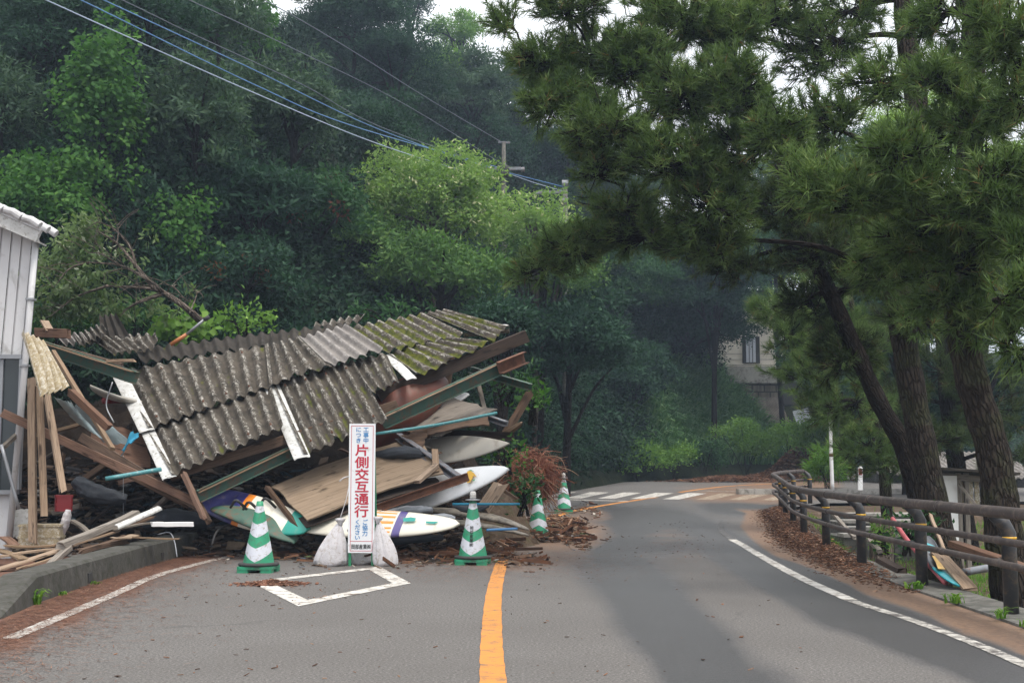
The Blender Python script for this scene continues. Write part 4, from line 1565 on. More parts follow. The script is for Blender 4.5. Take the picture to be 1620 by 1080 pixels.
roof = thing('collapsed_roof', P(450, 760, 16.0), 'collapsed corrugated grey roof with moss and white edge trim lying over the wreckage', 'roof')
S = M['slate']
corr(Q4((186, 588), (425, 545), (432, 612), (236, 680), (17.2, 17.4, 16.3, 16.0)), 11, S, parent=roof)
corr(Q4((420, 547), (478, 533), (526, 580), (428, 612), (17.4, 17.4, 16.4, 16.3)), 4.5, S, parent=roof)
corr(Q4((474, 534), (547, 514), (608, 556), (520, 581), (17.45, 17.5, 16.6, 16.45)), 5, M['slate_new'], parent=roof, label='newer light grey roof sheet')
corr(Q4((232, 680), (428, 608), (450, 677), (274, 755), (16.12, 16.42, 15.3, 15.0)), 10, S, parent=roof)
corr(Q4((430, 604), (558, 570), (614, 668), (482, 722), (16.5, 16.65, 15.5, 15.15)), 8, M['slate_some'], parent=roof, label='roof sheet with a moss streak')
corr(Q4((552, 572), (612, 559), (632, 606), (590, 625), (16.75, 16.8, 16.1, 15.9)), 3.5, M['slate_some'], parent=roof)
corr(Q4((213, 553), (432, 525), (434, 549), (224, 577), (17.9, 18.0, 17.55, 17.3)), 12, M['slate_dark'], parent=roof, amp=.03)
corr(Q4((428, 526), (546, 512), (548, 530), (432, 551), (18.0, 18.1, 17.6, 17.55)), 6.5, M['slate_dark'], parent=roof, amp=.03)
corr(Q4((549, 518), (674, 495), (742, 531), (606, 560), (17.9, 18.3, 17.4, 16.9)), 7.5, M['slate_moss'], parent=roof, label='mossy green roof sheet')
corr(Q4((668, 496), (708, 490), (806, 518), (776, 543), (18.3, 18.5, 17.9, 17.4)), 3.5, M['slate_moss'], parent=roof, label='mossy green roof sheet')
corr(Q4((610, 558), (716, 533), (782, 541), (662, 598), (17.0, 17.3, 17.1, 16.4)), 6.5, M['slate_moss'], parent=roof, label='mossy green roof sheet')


def trim(pts, w, label=None, parent=None, name='roof_trim', mat=None, depth=.03, curve=1):
    mb = MB()
    n = 6
    prof = []
    for i in range(n + 1):
        a = math.pi * i / n
        prof.append((-w / 2 * math.cos(a), depth * math.sin(a) * curve))
    prof += [(x * .93, y - .008) for x, y in reversed(prof)]
    mb.prism(prof, pts[0], pts[1], up=(0, -.55, .83), seg=8, jit=.002, jag=.012)
    o = mb.build(name, mat or M['trim'], parent)
    if label:
        o['label'] = label
    return o


trim([P(184, 582, 17.1), P(233, 682, 15.95)], .19, 'white edge trim', roof, depth=.014)
trim([P(234, 682, 16.05), P(268, 756, 14.95)], .17, 'white edge trim', roof, depth=.014)
trim([P(427, 604, 16.5), P(478, 724, 15.1)], .20, 'white edge trim', roof, depth=.014)
trim([P(614, 562, 16.95), P(652, 600, 16.2)], .14, 'white edge trim', roof, depth=.014)
trim([P(772, 516, 18.1), P(802, 517, 17.9)], .10, 'white edge trim', roof, depth=.03)

def bolts(c, nw, rows, n_skip=2):
    fn, nrm = sheet_fn(*c, nw, .028, 0, .03, 0)
    for v in rows:
        for k in range(1, int(nw), n_skip):
            p, _ = fn(k / nw, v)
            mb = MB()
            mb.tube([p - nrm * .004, p + nrm * .012], [.017, .012], 8)
            mb.tube([p + nrm * .012, p + nrm * .028], .006, 6)
            mb.build('bolt', M['rust'], roof)


bolts(Q4((186, 588), (425, 545), (432, 612), (236, 680), (17.2, 17.4, 16.3, 16.0)), 11, (.12, .9))
bolts(Q4((232, 680), (428, 608), (450, 677), (274, 755), (16.12, 16.42, 15.3, 15.0)), 10, (.9,))
bolts(Q4((430, 604), (558, 570), (614, 668), (482, 722), (16.5, 16.65, 15.5, 15.15)), 8, (.12, .9))
# timbers that still carry the roof
def member(p, q, w, hh, mat, name='purlin', parent=roof, label=None, **k):
    mb = MB()
    k.setdefault('seg', 5)
    k.setdefault('jag', .015)
    mb.beam(p, q, w, hh, **k)
    o = mb.build(name, M[mat], parent)
    if label:
        o['label'] = label
    return o


member(P(270, 752, 15.2), P(628, 640, 15.9), .09, .12, 'wood_brown')
member(P(598, 628, 16.4), P(832, 532, 17.3), .10, .17, 'wood_dark')
member(P(600, 618, 16.5), P(828, 527, 17.4), .05, .03, 'wood_tan', name='batten')
member(P(240, 700, 16.3), P(600, 600, 16.9), .08, .10, 'wood_dark')
member(P(230, 600, 17.6), P(700, 520, 18.4), .09, .12, 'wood_dark')
member(P(735, 530, 18.0), P(806, 523, 18.0), .25, .04, 'wood_grey', name='batten')


# ------------------------------------------------------------------ steel members and loose timbers: each its own thing
def cchan(p, q, w, hh, th=.012):
    """open C section"""
    mb = MB()
    a, b = w / 2, hh / 2
    mb.prism([(-a, -b), (a, -b), (a, -b + th), (-a + th, -b + th), (-a + th, b - th), (a, b - th), (a, b), (-a, b)], p, q, seg=4, jag=.01)
    return mb


def steel(p, q, w, hh, mat, label, roll=0.0, name='steel_beam', group=None):
    a, b = w / 2, hh / 2
    th = .012
    mb = MB()
    mb.prism([(-a, -b), (a, -b), (a, -b + th), (-a + th, -b + th), (-a + th, b - th), (a, b - th), (a, b), (-a, b)], p, q, seg=5, jag=.012, roll=roll)
    return tag(mb.build(name, M[mat]), label, 'beam', group)


def timber(p, q, w, hh, mat, label, name='timber', cat='timber', **k):
    mb = MB()
    k.setdefault('seg', 6)
    k.setdefault('jit', .002)
    k.setdefault('jag', .03)
    mb.beam(p, q, w, hh, **k)
    return tag(mb.build(name, M[mat]), label, cat)


# upright and sloping timbers at the left
timber(P(52, 858, 14.6), P(50, 600, 14.9), .085, .06, 'wood_tan', 'leftmost upright post below the tan corrugated sheet')
timber(P(70, 815, 14.5), P(62, 612, 14.9), .075, .05, 'wood_tan', 'middle of the three upright timbers below the tan sheet')
timber(P(99, 772, 14.4), P(74, 622, 14.8), .075, .045, 'wood_tan', 'splintered upright timber hanging right of the other two below the tan sheet', jag=.07)
timber(P(4, 653, 14.9), P(315, 796, 15.2), .07, .10, 'wood_red', 'long reddish beam sloping down to the right behind the upright posts')
timber(P(130, 692, 15.2), P(332, 812, 15.5), .07, .11, 'wood_brown', 'long brown beam sloping down just below the reddish one')
timber(P(76, 684, 15.5), P(300, 800, 15.8), .06, .08, 'wood_brown', 'third dark beam sloping under the two long brown ones')
timber(P(84, 556, 15.6), P(178, 710, 14.7), .055, .045, 'wood_tan', 'thin pale batten leaning from the green beam down to the right')
timber(P(112, 620, 15.0), P(172, 676, 14.6), .075, .09, 'wood_red', 'short thick brown beam above the clear plastic sheet')
timber(P(64, 546, 16.4), P(192, 582, 16.2), .08, .13, 'wood_brown', 'dark brown rafter end under the broken roof pieces')
timber(P(57, 526, 16.6), P(110, 528, 16.4), .09, .12, 'wood_red', 'short reddish beam end beside the drainpipe')
timber(P(70, 508, 16.7), P(79, 524, 16.5), .11, .03, 'wood_tan', 'small pale board sticking up beside the drainpipe')
timber(P(170, 571, 16.0), P(212, 570, 15.9), .07, .035, 'wood_tan', 'short pale board end left of the roof corner')
timber(P(0, 712, 14.8), P(30, 684, 15.2), .05, .05, 'wood_grey', 'short grey board below the dark window at the left edge')
steel(P(64, 548, 16.3), P(216, 598, 15.9), .07, .16, 'green_steel', 'green steel beam running from the wall to the roof corner')
timber(P(62, 541, 16.25), P(210, 588, 15.85), .09, .014, 'wood_tan', 'thin pale batten along the top of the green beam at the left', jag=0)
timber(P(292, 752, 15.0), P(322, 818, 14.9), .07, .05, 'wood_red', 'short splintered brown post where the long beams meet', jag=.05)
timber(P(300, 768, 15.1), P(330, 824, 15.0), .06, .05, 'wood_brown', 'broken dark post tip behind the short splintered post', jag=.05)
steel(P(314, 785, 15.0), P(560, 668, 15.8), .08, .15, 'green_steel', 'green and rust beam rising behind the white sign')
timber(P(314, 779, 14.98), P(560, 661, 15.75), .085, .014, 'wood_tan', 'thin pale batten along the top of the beam behind the sign', jag=.0)
steel(P(606, 668, 15.7), P(806, 576, 16.6), .07, .17, 'green_steel', 'thick green steel beam rising to the right under the mossy roof')
timber(P(606, 660, 15.65), P(800, 570, 16.55), .085, .014, 'wood_tan', 'pale batten along the top of the thick green beam', jag=0)
steel(P(790, 582, 16.4), P(832, 565, 16.7), .09, .16, 'rust', 'rusted plate end of the thick green beam')
steel(P(745, 585, 18.0), P(838, 612, 17.2), .10, .10, 'green_steel', 'green beam end with orange rust poking out below the roof end')
steel(P(630, 690, 16.2), P(726, 757, 15.2), .09, .085, 'grey_steel', 'dark grey steel channel sloping down to the white surfboard')
steel(P(590, 806, 14.9), P(740, 754, 14.75), .06, .10, 'rust', 'rusty angle beam lying across the large white surfboard')
steel(P(664, 684, 16.9), P(812, 690, 16.6), .06, .11, 'wood_dark', 'black beam lying level above the grey surfboard')
steel(P(765, 658, 16.8), P(800, 670, 16.4), .08, .07, 'grey_steel', 'short dark steel end right of the teal pipe')
timber(P(838, 622, 17.4), P(800, 686, 17.0), .08, .09, 'wood_brown', 'brown post leaning under the green rusted beam end')
timber(P(755, 600, 17.8), P(768, 655, 17.2), .06, .04, 'wood_grey', 'thin grey strut under the thick green beam')
timber(P(700, 655, 17.2), P(716, 560, 17.9), .08, .06, 'wood_brown', 'short brown strut between the beams under the mossy sheets')
timber(P(688, 712, 15.6), P(690, 746, 15.3), .08, .03, 'wood_tan', 'small pale block on the edge of the plywood board')
timber(P(795, 690, 16.9), P(826, 668, 16.5), .10, .08, 'wood_tan', 'short splintered log end above the red roots', jag=.08, taper=.5)
timber(P(480, 845, 14.9), P(422, 770, 15.2), .06, .05, 'wood_brown', 'rusty brown edge strip along the left side of the plywood board')
timber(P(660, 762, 15.1), P(690, 736, 15.35), .09, .04, 'wood_tan', 'pale board end beside the rusty angle beam')


def board4(pix, Ys, th, mat, label, name='plywood_board', cat='board', nu=10, nv=6, warp=.03, rag=.02, amp=0, waves=1):
    c = Q4(*pix, Ys)
    nrm = (c[1] - c[0]).cross(c[3] - c[0]).normalized()
    if nrm.y > 0:
        nrm = -nrm
    Lu, Lv = (c[1] - c[0]).length, (c[3] - c[0]).length
    rr = random.Random(len(bpy.data.objects))
    E = [[rr.uniform(-rag, rag) for _ in range(64)] for _ in range(2)]

    def fn(u, v):
        uu = u + (E[0][int(v * nv)] / Lu if u in (0, 1) else 0)
        vv = v + (E[1][int(u * nu)] / Lv if v in (0, 1) else 0)
        p = c[0].lerp(c[1], uu).lerp(c[3].lerp(c[2], uu), vv)
        p += nrm * (warp * math.sin(math.pi * u) + amp * math.cos(2 * math.pi * u * waves) + warp * .4 * math.sin(5 * v + u * 3))
        return p, (u * Lu, v * Lv)
    mb = MB()
    mb.grid(fn, nu, nv, thick=-nrm * th)
    return tag(mb.build(name, M[mat] if isinstance(mat, str) else mat), label, cat)


board4(((430, 768), (660, 690), (702, 748), (486, 820)), (15.5, 16.3, 15.3, 14.75), .02, 'ply', 'large light brown plywood board behind the white sign')
board4(((440, 790), (690, 755), (700, 766), (484, 832)), (15.4, 15.5, 15.2, 14.8), .015, 'wood_dark', 'dark lower ply layer split from the large plywood board')
board4(((600, 670), (722, 628), (784, 650), (690, 690)), (16.8, 17.2, 16.6, 16.2), .02, 'wood_grey', 'grey weathered plank deck below the thick green beam', nu=14, rag=.06)
board4(((640, 682), (770, 655), (775, 672), (668, 688)), (16.3, 16.3, 16.2, 16.2), .02, 'wood_brown', 'short brown board just below the teal pipe')
board4(((636, 690), (678, 680), (668, 708), (640, 712)), (16.1, 16.2, 16.0, 16.0), .02, 'wood_brown', 'small brown scrap of board left of the roots')
board4(((140, 660), (230, 690), (240, 740), (150, 730)), (16.4, 16.4, 16.0, 16.0), .02, 'wood_red', 'reddish brown panel behind the blue cloth', warp=.01)
board4(((8, 805), (46, 805), (46, 850), (14, 850)), (15.4, 15.4, 15.3, 15.3), .02, 'trim', 'grey white panel standing behind the left post', warp=0)
# tan corrugated sheet leaning on the house
tan = corr(Q4((34, 524), (66, 540), (106, 612), (62, 626), (14.6, 14.8, 14.2, 14.0)), 4, M['poly'], amp=.035, name='corrugated_sheet', lap=0, sag=.05)
tag(tan, 'tan translucent corrugated sheet leaning against the house wall', 'roofing sheet')
t2 = corr(Q4((60, 612), (100, 606), (108, 625), (74, 640)), 3, M['slate_dark'], amp=.03, name='corrugated_sheet', lap=0) if False else None
BR = 'broken roofing pieces on the left end'
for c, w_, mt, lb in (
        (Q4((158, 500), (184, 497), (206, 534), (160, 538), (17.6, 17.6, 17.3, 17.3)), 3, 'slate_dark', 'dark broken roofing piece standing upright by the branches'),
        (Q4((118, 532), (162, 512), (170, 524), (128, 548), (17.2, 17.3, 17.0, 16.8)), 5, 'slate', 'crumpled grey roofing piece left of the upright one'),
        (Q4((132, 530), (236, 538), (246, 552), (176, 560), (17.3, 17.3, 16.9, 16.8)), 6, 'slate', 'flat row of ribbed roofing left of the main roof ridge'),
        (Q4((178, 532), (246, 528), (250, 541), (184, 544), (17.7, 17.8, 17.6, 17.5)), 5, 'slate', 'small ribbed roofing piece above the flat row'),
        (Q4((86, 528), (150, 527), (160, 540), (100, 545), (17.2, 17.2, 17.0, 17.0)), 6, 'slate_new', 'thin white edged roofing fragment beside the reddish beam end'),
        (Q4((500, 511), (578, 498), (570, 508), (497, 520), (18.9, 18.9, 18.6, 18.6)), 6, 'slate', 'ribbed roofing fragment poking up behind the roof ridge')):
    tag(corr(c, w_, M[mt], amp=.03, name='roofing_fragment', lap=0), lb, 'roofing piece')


def pipe(pts, r, mat, label, name='pipe', cat='pipe', n=10):
    mb = MB()
    mb.tube(spline(pts, 5), r, n)
    return tag(mb.build(name, M[mat], smooth=True), label, cat)


pipe([P(167, 757, 14.7), P(255, 742, 15.0)], .027, 'teal_pipe', 'short teal pipe sticking out under the roof at the left')
pipe([P(594, 686, 15.5), P(690, 672, 15.7), P(786, 653, 16.0)], .02, 'teal_pipe', 'long thin teal pipe below the thick green beam')
pipe([P(716, 797, 14.9), P(822, 797, 15.1)], .014, 'blue_cloth', 'thin blue tube behind the cone with the lamp')
pipe([P(770, 838, 14.9), P(818, 836, 15.1)], .016, 'sign_blue', 'short purple tube low behind the second cone')
bpy.data.objects[-1 if False else 0]
pipe([P(164, 634, 16.5), P(215, 632, 17.0)], .04, 'red_plastic', 'red rolled tube under the roof at the left')
pipe([P(178, 604, 15.6), P(168, 640, 15.6), P(180, 668, 15.5)], .008, 'alu', 'thin bent metal rod under the left roof corner', 'metal_rod', 'rod')
pipe([P(270, 545, 17.2), P(298, 526, 17.2)], .022, 'wood_tan', 'orange lower half of the pole leaning on the ridge') if False else None
po = thing('telescopic_pole', P(270, 545, 17.2), 'aluminium pole with an orange grip sticking up behind the roof ridge', 'pole')
mb = MB(); mb.tube([P(270, 545, 17.2), P(295, 529, 17.2)], .027, 10)
M['grip_orange'] = m_plain('grip_orange', (.45, .16, .05), None, 8, .5)
mb.build('grip', M['grip_orange'], po, smooth=True)
mb = MB(); mb.tube([P(295, 529, 17.2), P(325, 504, 17.2)], .019, 10)
mb.build('shaft', M['alu'], po, smooth=True)
mb = MB(); mb.tube([P(323, 506, 17.2), P(331, 501, 17.2)], .03, 8)
mb.build('hook', M['black_rubber'], po, smooth=True)
pipe([P(2, 703, 14.7), P(30, 805, 14.7)], .02, 'alu', 'thin aluminium strip leaning below the dark window', 'metal_strip', 'strip')
pipe([P(196, 640, 15.3), P(186, 640, 15.3)], .01, 'rust', 'small rusty bolt') if False else None
pipe([P(335, 862, 15.0), P(345, 838, 15.1), P(372, 826, 15.3)], .014, 'black_rubber', 'black hose end curving up left of the first cone', 'hose', 'hose')
pipe([P(250, 845, 14.2), P(268, 842, 14.1), P(276, 856, 14.05), P(280, 880, 13.95)], .006, 'grey_tarp', 'pale cord hanging over the concrete kerb', 'cord', 'cord')
pipe([P(195, 720, 15.9), P(195, 815, 15.9)], .004, 'grey_tarp', 'thin pale string hanging in the dark under the roof', 'string', 'string')


# ------------------------------------------------------------------ surfboards
M['old_grp'] = m_plain('old_gelcoat', (.42, .37, .30), (.26, .22, .17), 4, .5, 0, dirt=(.10, .08, .06), dirt_amt=.35)
def deco(name, base, bands, spots=None):
    """bands: colour stops along the board (UV.x 0 tail .. 1 nose)"""
    t = NT(name)
    uv = t.coord('UV')
    sp = t.node('ShaderNodeSeparateXYZ')
    t.l.new(uv, sp.inputs[0])
    x, y = sp.outputs[0], sp.outputs[1]
    col = t.ramp(x, bands, const=True)
    if spots == 'fan':
        st = t.math('GREATER_THAN', t.math('SINE', t.math('MULTIPLY', y, 110)), 0.1)
        inr = t.math('MULTIPLY', t.math('LESS_THAN', x, .65), t.math('GREATER_THAN', x, .48))
        yr = t.math('LESS_THAN', t.math('ABSOLUTE', t.math('SUBTRACT', y, .26)), .17)
        col = t.mix(t.math('MULTIPLY', t.math('MULTIPLY', st, inr), yr), col, (.80, .28, .03))
    n = t.noise(t.coord(), 6, 7, .7)
    col = t.mix(t.ramp(n, [(.55, (0, 0, 0)), (.72, (.5, .5, .5))]), col, (.30, .26, .20))
    return t.fin(col, .3)


def surfboard(nose, tail, W_, T_, nrm, mat, label, group='surfboards in the wreckage', rocker=.10, blunt=.5):
    nose, tail, nrm = Vector(nose), Vector(tail), Vector(nrm).normalized()
    ax = (nose - tail)
    Lb = ax.length
    ax.normalize()
    sd = ax.cross(nrm).normalized()
    nrm = sd.cross(ax).normalized()
    o = thing('surfboard', tail.lerp(nose, .5), label, 'surfboard', group)
    mb = MB()
    N, K = 34, 20
    rings = []
    for i in range(N + 1):
        t = i / N
        s_ = math.sin(math.pi * min(t, 1) ** .85)
        w = W_ / 2 * max(0.0, s_) ** blunt
        if t < .5:
            w = max(w, W_ * .22)
        w = max(w, .004)
        th = T_ / 2 * max(math.sin(math.pi * (t * .94 + .03)), 0) ** .45
        c = tail.lerp(nose, t) + nrm * rocker * (2 * t - 1) ** 2 * (1 if t > .5 else .4)
        ring = []
        for k in range(K):
            a = 2 * math.pi * k / K
            ca, sa = math.cos(a), math.sin(a)
            ring.append(c + sd * w * math.copysign(abs(ca) ** .8, ca) + nrm * th * math.copysign(abs(sa) ** .9, sa) * (.65 if sa > 0 else 1))
        rings.append(mb.verts(ring))
    for i in range(N):
        for k in range(K):
            j = (k + 1) % K
            mb.face((rings[i] + k, rings[i] + j, rings[i + 1] + j, rings[i + 1] + k), [(i / N, k / K), (i / N, (k + 1) / K), ((i + 1) / N, (k + 1) / K), ((i + 1) / N, k / K)])
    mb.face([rings[0] + k for k in range(K)][::-1])
    mb.face([rings[-1] + k for k in range(K)])
    mb.build('deck', mat, o, smooth=True)
    return o, (nose, tail, ax, sd, nrm, Lb)


def decal(frame, polys, parent, mats, T_, name='decal', t0=.5):
    """flat coloured shapes set just proud of the deck; polys: list of (colour key, [(along from nose, across)])"""
    nose, tail, ax, sd, nrm, Lb = frame
    mb = MB()
    keys = []
    for key, pts in polys:
        if key not in keys:
            keys.append(key)
        q = []
        for a, s_ in pts:
            t = 1 - a / Lb
            # deck height at that spot
            w_ = .5 * .55
            th = T_ / 2 * max(math.sin(math.pi * (t * .94 + .03)), 0) ** .45 * .65
            lift = th * max(1 - (s_ / .30) ** 2, .05) ** .5
            q.append(nose - ax * a + sd * s_ + nrm * (lift + .008 + .10 * (2 * t - 1) ** 2))
        b = mb.verts(q)
        mb.face(list(range(b, b + len(q))), None, keys.index(key))
    return mb.build(name, [M[k] for k in keys], parent)


sb, fr = surfboard(P(809, 746, 15.0), P(548, 806, 16.3), .56, .13, (-.05, -.80, .60), M['white_grp'], 'large plain white surfboard with a yellow palm badge, nose pointing right', rocker=.06, blunt=.62)
M['badge_green'] = m_plain('badge_green', (.05, .30, .12), None, 4, .4, 0)
M['badge_teal'] = m_plain('badge_teal', (.02, .35, .30), None, 4, .4, 0)


def on_board(px_, py_, fr_, lift=.0):
    """where the sight line meets the board's mid plane -> (along from nose, across)"""
    nose, tail, ax, sd, nrm, Lb = fr_
    e = Vector((0, 0, EYE))
    r = (P(px_, py_, 10) - e).normalized()
    pl = nose + nrm * lift
    t = (pl - e).dot(nrm) / r.dot(nrm)
    q = e + r * t
    return (-(q - nose).dot(ax), (q - nose).dot(sd))


def pix_poly(fr_, pts, lift=.04):
    return [on_board(a, b, fr_, lift) for a, b in pts]


def flat_decal(fr_, polys, parent, lift):
    nose, tail, ax, sd, nrm, Lb = fr_
    mb = MB()
    keys = []
    for key, pts in polys:
        if key not in keys:
            keys.append(key)
        b = mb.verts([nose - ax * a + sd * s_ + nrm * lift for a, s_ in pix_poly(fr_, pts, lift)])
        mb.face(list(range(b, b + len(pts))), None, keys.index(key))
    return mb.build('badge', [M[k] for k in keys], parent)


flat_decal(fr, [('yellow', [(739, 745), (744, 744), (750, 748), (754, 754), (749, 752), (747, 757), (744, 762), (739, 764)]),
                ('badge_green', [(740, 744), (745, 742.5), (750, 745.5), (744, 744.5)]),
                ('badge_green', [(747, 759), (752, 757), (750, 761)])], sb, .085)
fan = deco('board_fan', None, [(0, (.72, .68, .58)), (.44, (.74, .70, .60)), (.66, (.10, .08, .25)), (.70, (.76, .72, .62))], 'fan')
sb2, fr2 = surfboard(P(729, 833, 14.4), P(440, 822, 15.2), .44, .12, (-.02, -.72, .69), fan, 'cream surfboard with an orange striped fan and purple outline behind the sandbags', rocker=.05)
flat_decal(fr2, [('badge_teal', [(638, 819), (650, 817.5), (658, 819), (656, 824), (638, 824.5)])], sb2, .072)
flat_decal(fr2, [('badge_teal', [(674, 824), (694, 824.5), (688, 828), (674, 827)])], sb2, .072)
tri = deco('board_tri', None, [(0, (.035, .035, .13)), (.30, (.05, .05, .2)), (.37, (.80, .25, .03)), (.43, (.74, .70, .60)), (.80, (.02, .30, .24))])
surfboard(P(492, 838, 14.9), P(318, 786, 15.5), .46, .12, (-.15, -.80, .58), tri, 'purple, orange, cream and teal sailboard with black foot straps behind the first cone', rocker=.03, blunt=.4)
o = bpy.data.objects['surfboard.002']
mb = MB()
for a, b in ((378, 800), (398, 803), (424, 797)):
    mb.tube(spline([P(a - 13, b + 2, 14.88), P(a - 4, b - 9, 14.7), P(a + 12, b + 5, 14.85)], 4), .017, 6)
mb.build('foot_strap', M['black_rubber'], o, smooth=True)
surfboard(P(808, 704, 16.0), P(630, 716, 16.8), .42, .09, (0, -.86, .5), M['grey_grp'], 'dull grey brown surfboard with a teal mark, above the white one', blunt=.8, rocker=.04)
surfboard(P(838, 822, 15.6), P(640, 800, 15.9), .34, .10, (0, -.12, .99), M['old_grp'], 'dirty cream board with a drooping broken nose behind the cone with the lamp', rocker=-.12)
surfboard(P(838, 836, 15.2), P(610, 815, 15.5), .30, .08, (0, -.05, 1), M['old_grp'], 'thin dirty white board lying lowest behind the cone with the lamp', rocker=-.08)
surfboard(P(745, 633, 17.2), P(560, 655, 17.6), .45, .10, (0, -.6, .8), M['white_grp'], 'white board tip showing between the green beam and the grey deck')
surfboard(P(140, 622, 15.9), P(250, 640, 17.2), .45, .10, (0, -.4, .9), M['grey_grp'], 'pale board lying deep inside under the left roof corner', blunt=.7)
surfboard(P(100, 870, 15.0), P(330, 838, 16.4), .5, .1, (0, -.3, .95), M['grey_grp'], 'grey board in the shade behind the concrete kerb') if False else None
g_ = surfboard(P(334, 792, 15.1), P(470, 850, 14.9), .30, .10, (.1, -.6, .8), M['green_steel'], 'dark green curved hull edge left of the first cone', rocker=-.12)
# orange hull and wrapped sails
hull = MB()
hull.tube(spline([P(560, 700, 16.6), P(620, 655, 16.6), P(660, 628, 16.8), P(705, 602, 17.1)], 6), [.05 + .24 * math.sin(math.pi * min(1, (i + 2) / 20)) ** .5 for i in range(19)], 14, squash=1.2)
tag(hull.build('kayak', M['orange_hull'], smooth=True), 'orange red hull lying behind the thick green beam', 'kayak')


def bundle(pts, r, mat, label, name='wrapped_sail', cat='sail', squash=.5):
    mb = MB()
    sp_ = spline(pts, 10)
    n = 28
    rs = [r * (1 + .05 * math.sin(i * 1.3) + .04 * math.sin(i * 2.9)) * (math.sin(math.pi * (.10 + .82 * i / (len(sp_) - 1))) ** .45) for i in range(len(sp_))]
    mb.tube(sp_, rs, n, squash=squash)
    for i, v in enumerate(mb.v):
        k = i % n
        f_ = 1 + .07 * math.sin(k * 2.2 + i * .02) + .05 * math.sin(k * .9 + i // n * .8)
        c = sp_[min(i // n, len(sp_) - 1)]
        mb.v[i] = tuple(c + (Vector(v) - c) * f_)
    return tag(mb.build(name, M[mat], smooth=True), label, cat)


bundle([P(590, 722, 16.0), P(640, 716, 15.8), P(672, 720, 15.9)], .16, 'dark_cloth', 'dark blue grey bagged sail resting on the plywood board')
bundle([P(590, 820, 15.3), P(640, 808, 15.0), P(684, 806, 14.95)], .11, 'grey_tarp', 'shiny grey wrapped bag between the white and the cream boards')
bundle([P(655, 822, 14.8), P(700, 818, 14.75), P(720, 820, 14.75)], .085, 'grey_tarp', 'crumpled silver bag end above the nose of the cream board')
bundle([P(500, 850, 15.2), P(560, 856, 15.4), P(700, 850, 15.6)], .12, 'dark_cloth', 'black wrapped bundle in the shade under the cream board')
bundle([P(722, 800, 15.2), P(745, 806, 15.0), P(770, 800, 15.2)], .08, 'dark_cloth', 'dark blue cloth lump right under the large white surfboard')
bundle([P(260, 690, 15.8), P(300, 730, 15.8)], .1, 'blue_cloth', 'blue bundle') if False else None
# clear plastic, blue cloth, red boxes in the left of the wreck
board4(((86, 628), (112, 634), (160, 692), (120, 668)), (14.7, 14.9, 15.4, 15.1), .006, 'clear_sheet', 'milky clear plastic sheet hanging below the tan sheet', name='plastic_sheet', cat='plastic sheet', warp=.05)
board4(((118, 640), (150, 646), (206, 700), (160, 700)), (15.5, 15.6, 15.9, 15.8), .006, 'clear_sheet', 'second greyish plastic sheet further inside behind the short beam', name='plastic_sheet', cat='plastic sheet', warp=.04)
board4(((206, 690), (216, 686), (212, 700), (194, 716)), (15.3, 15.3, 15.2, 15.2), .01, 'blue_cloth', 'bright blue cloth knotted on the panel left of the roof trim', name='blue_cloth', cat='cloth', warp=.05, rag=.03)


def crate(px_, py_, Y, size, rz, mat, label, name='crate', cat='crate'):
    c = P(px_, py_, Y)
    w, d_, hh = size
    o = thing(name, c, label, cat)
    mb = MB()
    mb.box(c + Vector((0, 0, hh / 2)), (w, d_, hh), rz, bev=.02)
    b = mb.build('body', M[mat], o)
    mb = MB()
    mb.box(c + Vector((0, 0, hh + .012)), (w * 1.05, d_ * 1.05, .025), rz, bev=.01)
    mb.box(c + Vector((0, 0, hh * .45)), (w * 1.03, d_ * 1.03, .02), rz, bev=.01)
    mb.build('rim', M[mat], o)
    return o


crate(100, 808, 15.6, (.20, .2, .17), .4, 'red_plastic', 'dark red plastic box in the shade behind the upright posts')
crate(66, 862, 14.9, (.46, .3, .22), .1, 'poly', 'olive plastic tub standing behind the concrete kerb', 'plastic_tub', 'tub')
bundle([P(96, 848, 15.0), P(104, 824, 15.0), P(108, 806, 15.0)], .09, 'bag', 'crumpled white plastic bag beside the olive tub', 'plastic_bag', 'bag')
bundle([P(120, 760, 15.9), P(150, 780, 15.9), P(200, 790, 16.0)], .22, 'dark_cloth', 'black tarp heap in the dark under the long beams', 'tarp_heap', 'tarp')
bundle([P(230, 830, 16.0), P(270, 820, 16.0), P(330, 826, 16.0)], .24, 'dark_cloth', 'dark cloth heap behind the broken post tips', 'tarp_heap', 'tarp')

# soil mound added under and behind the wreck to block light from the rear
t = NT('mound_soil_shaded')
co = t.coord()
c = t.ramp(t.noise(co, 3, 9, 0.75), [(0.35, (.014, .010, .008)), (0.6, (.040, .028, .020)), (0.72, (.10, .07, .05))])  # soil colour darkened to stand in for the shade under the roof
t.bump(t.noise(co, 9, 8, 0.75), 1.0, 0.12)
M['mound'] = t.fin(c, 0.95, spec=0.1)
for i_ in range(34):
    if i_ < 16:
        px_a = random.uniform(80, 290)
        a_ = P(px_a, random.uniform(max(640, 560 + px_a * .72), 815), random.uniform(15.7, 16.6))
        q_ = a_ + Vector((random.uniform(-.7, .2), random.uniform(0, .4), random.uniform(-.5, .1)))
        lb_ = 'broken timber jammed in the dark left half of the wreckage'
    else:
        a_ = P(random.uniform(500, 780), random.uniform(690, 800), random.uniform(16.2, 17.0))
        q_ = a_ + Vector((random.uniform(-.7, .7), random.uniform(-.2, .5), random.uniform(-.3, .35)))
        lb_ = 'broken timber jammed behind the surfboards in the wreckage'
    q_.z = max(q_.z, .15)
    o_ = timber(a_, q_, random.uniform(.03, .09), random.uniform(.02, .07), random.choice(['wood_brown', 'wood_dark', 'wood_grey', 'wood_tan', 'wood_red']), lb_, jag=.05)
    o_['group'] = lb_.replace('broken timber', 'broken timbers')
xs = np.linspace(-8.5, 2.2, 110)
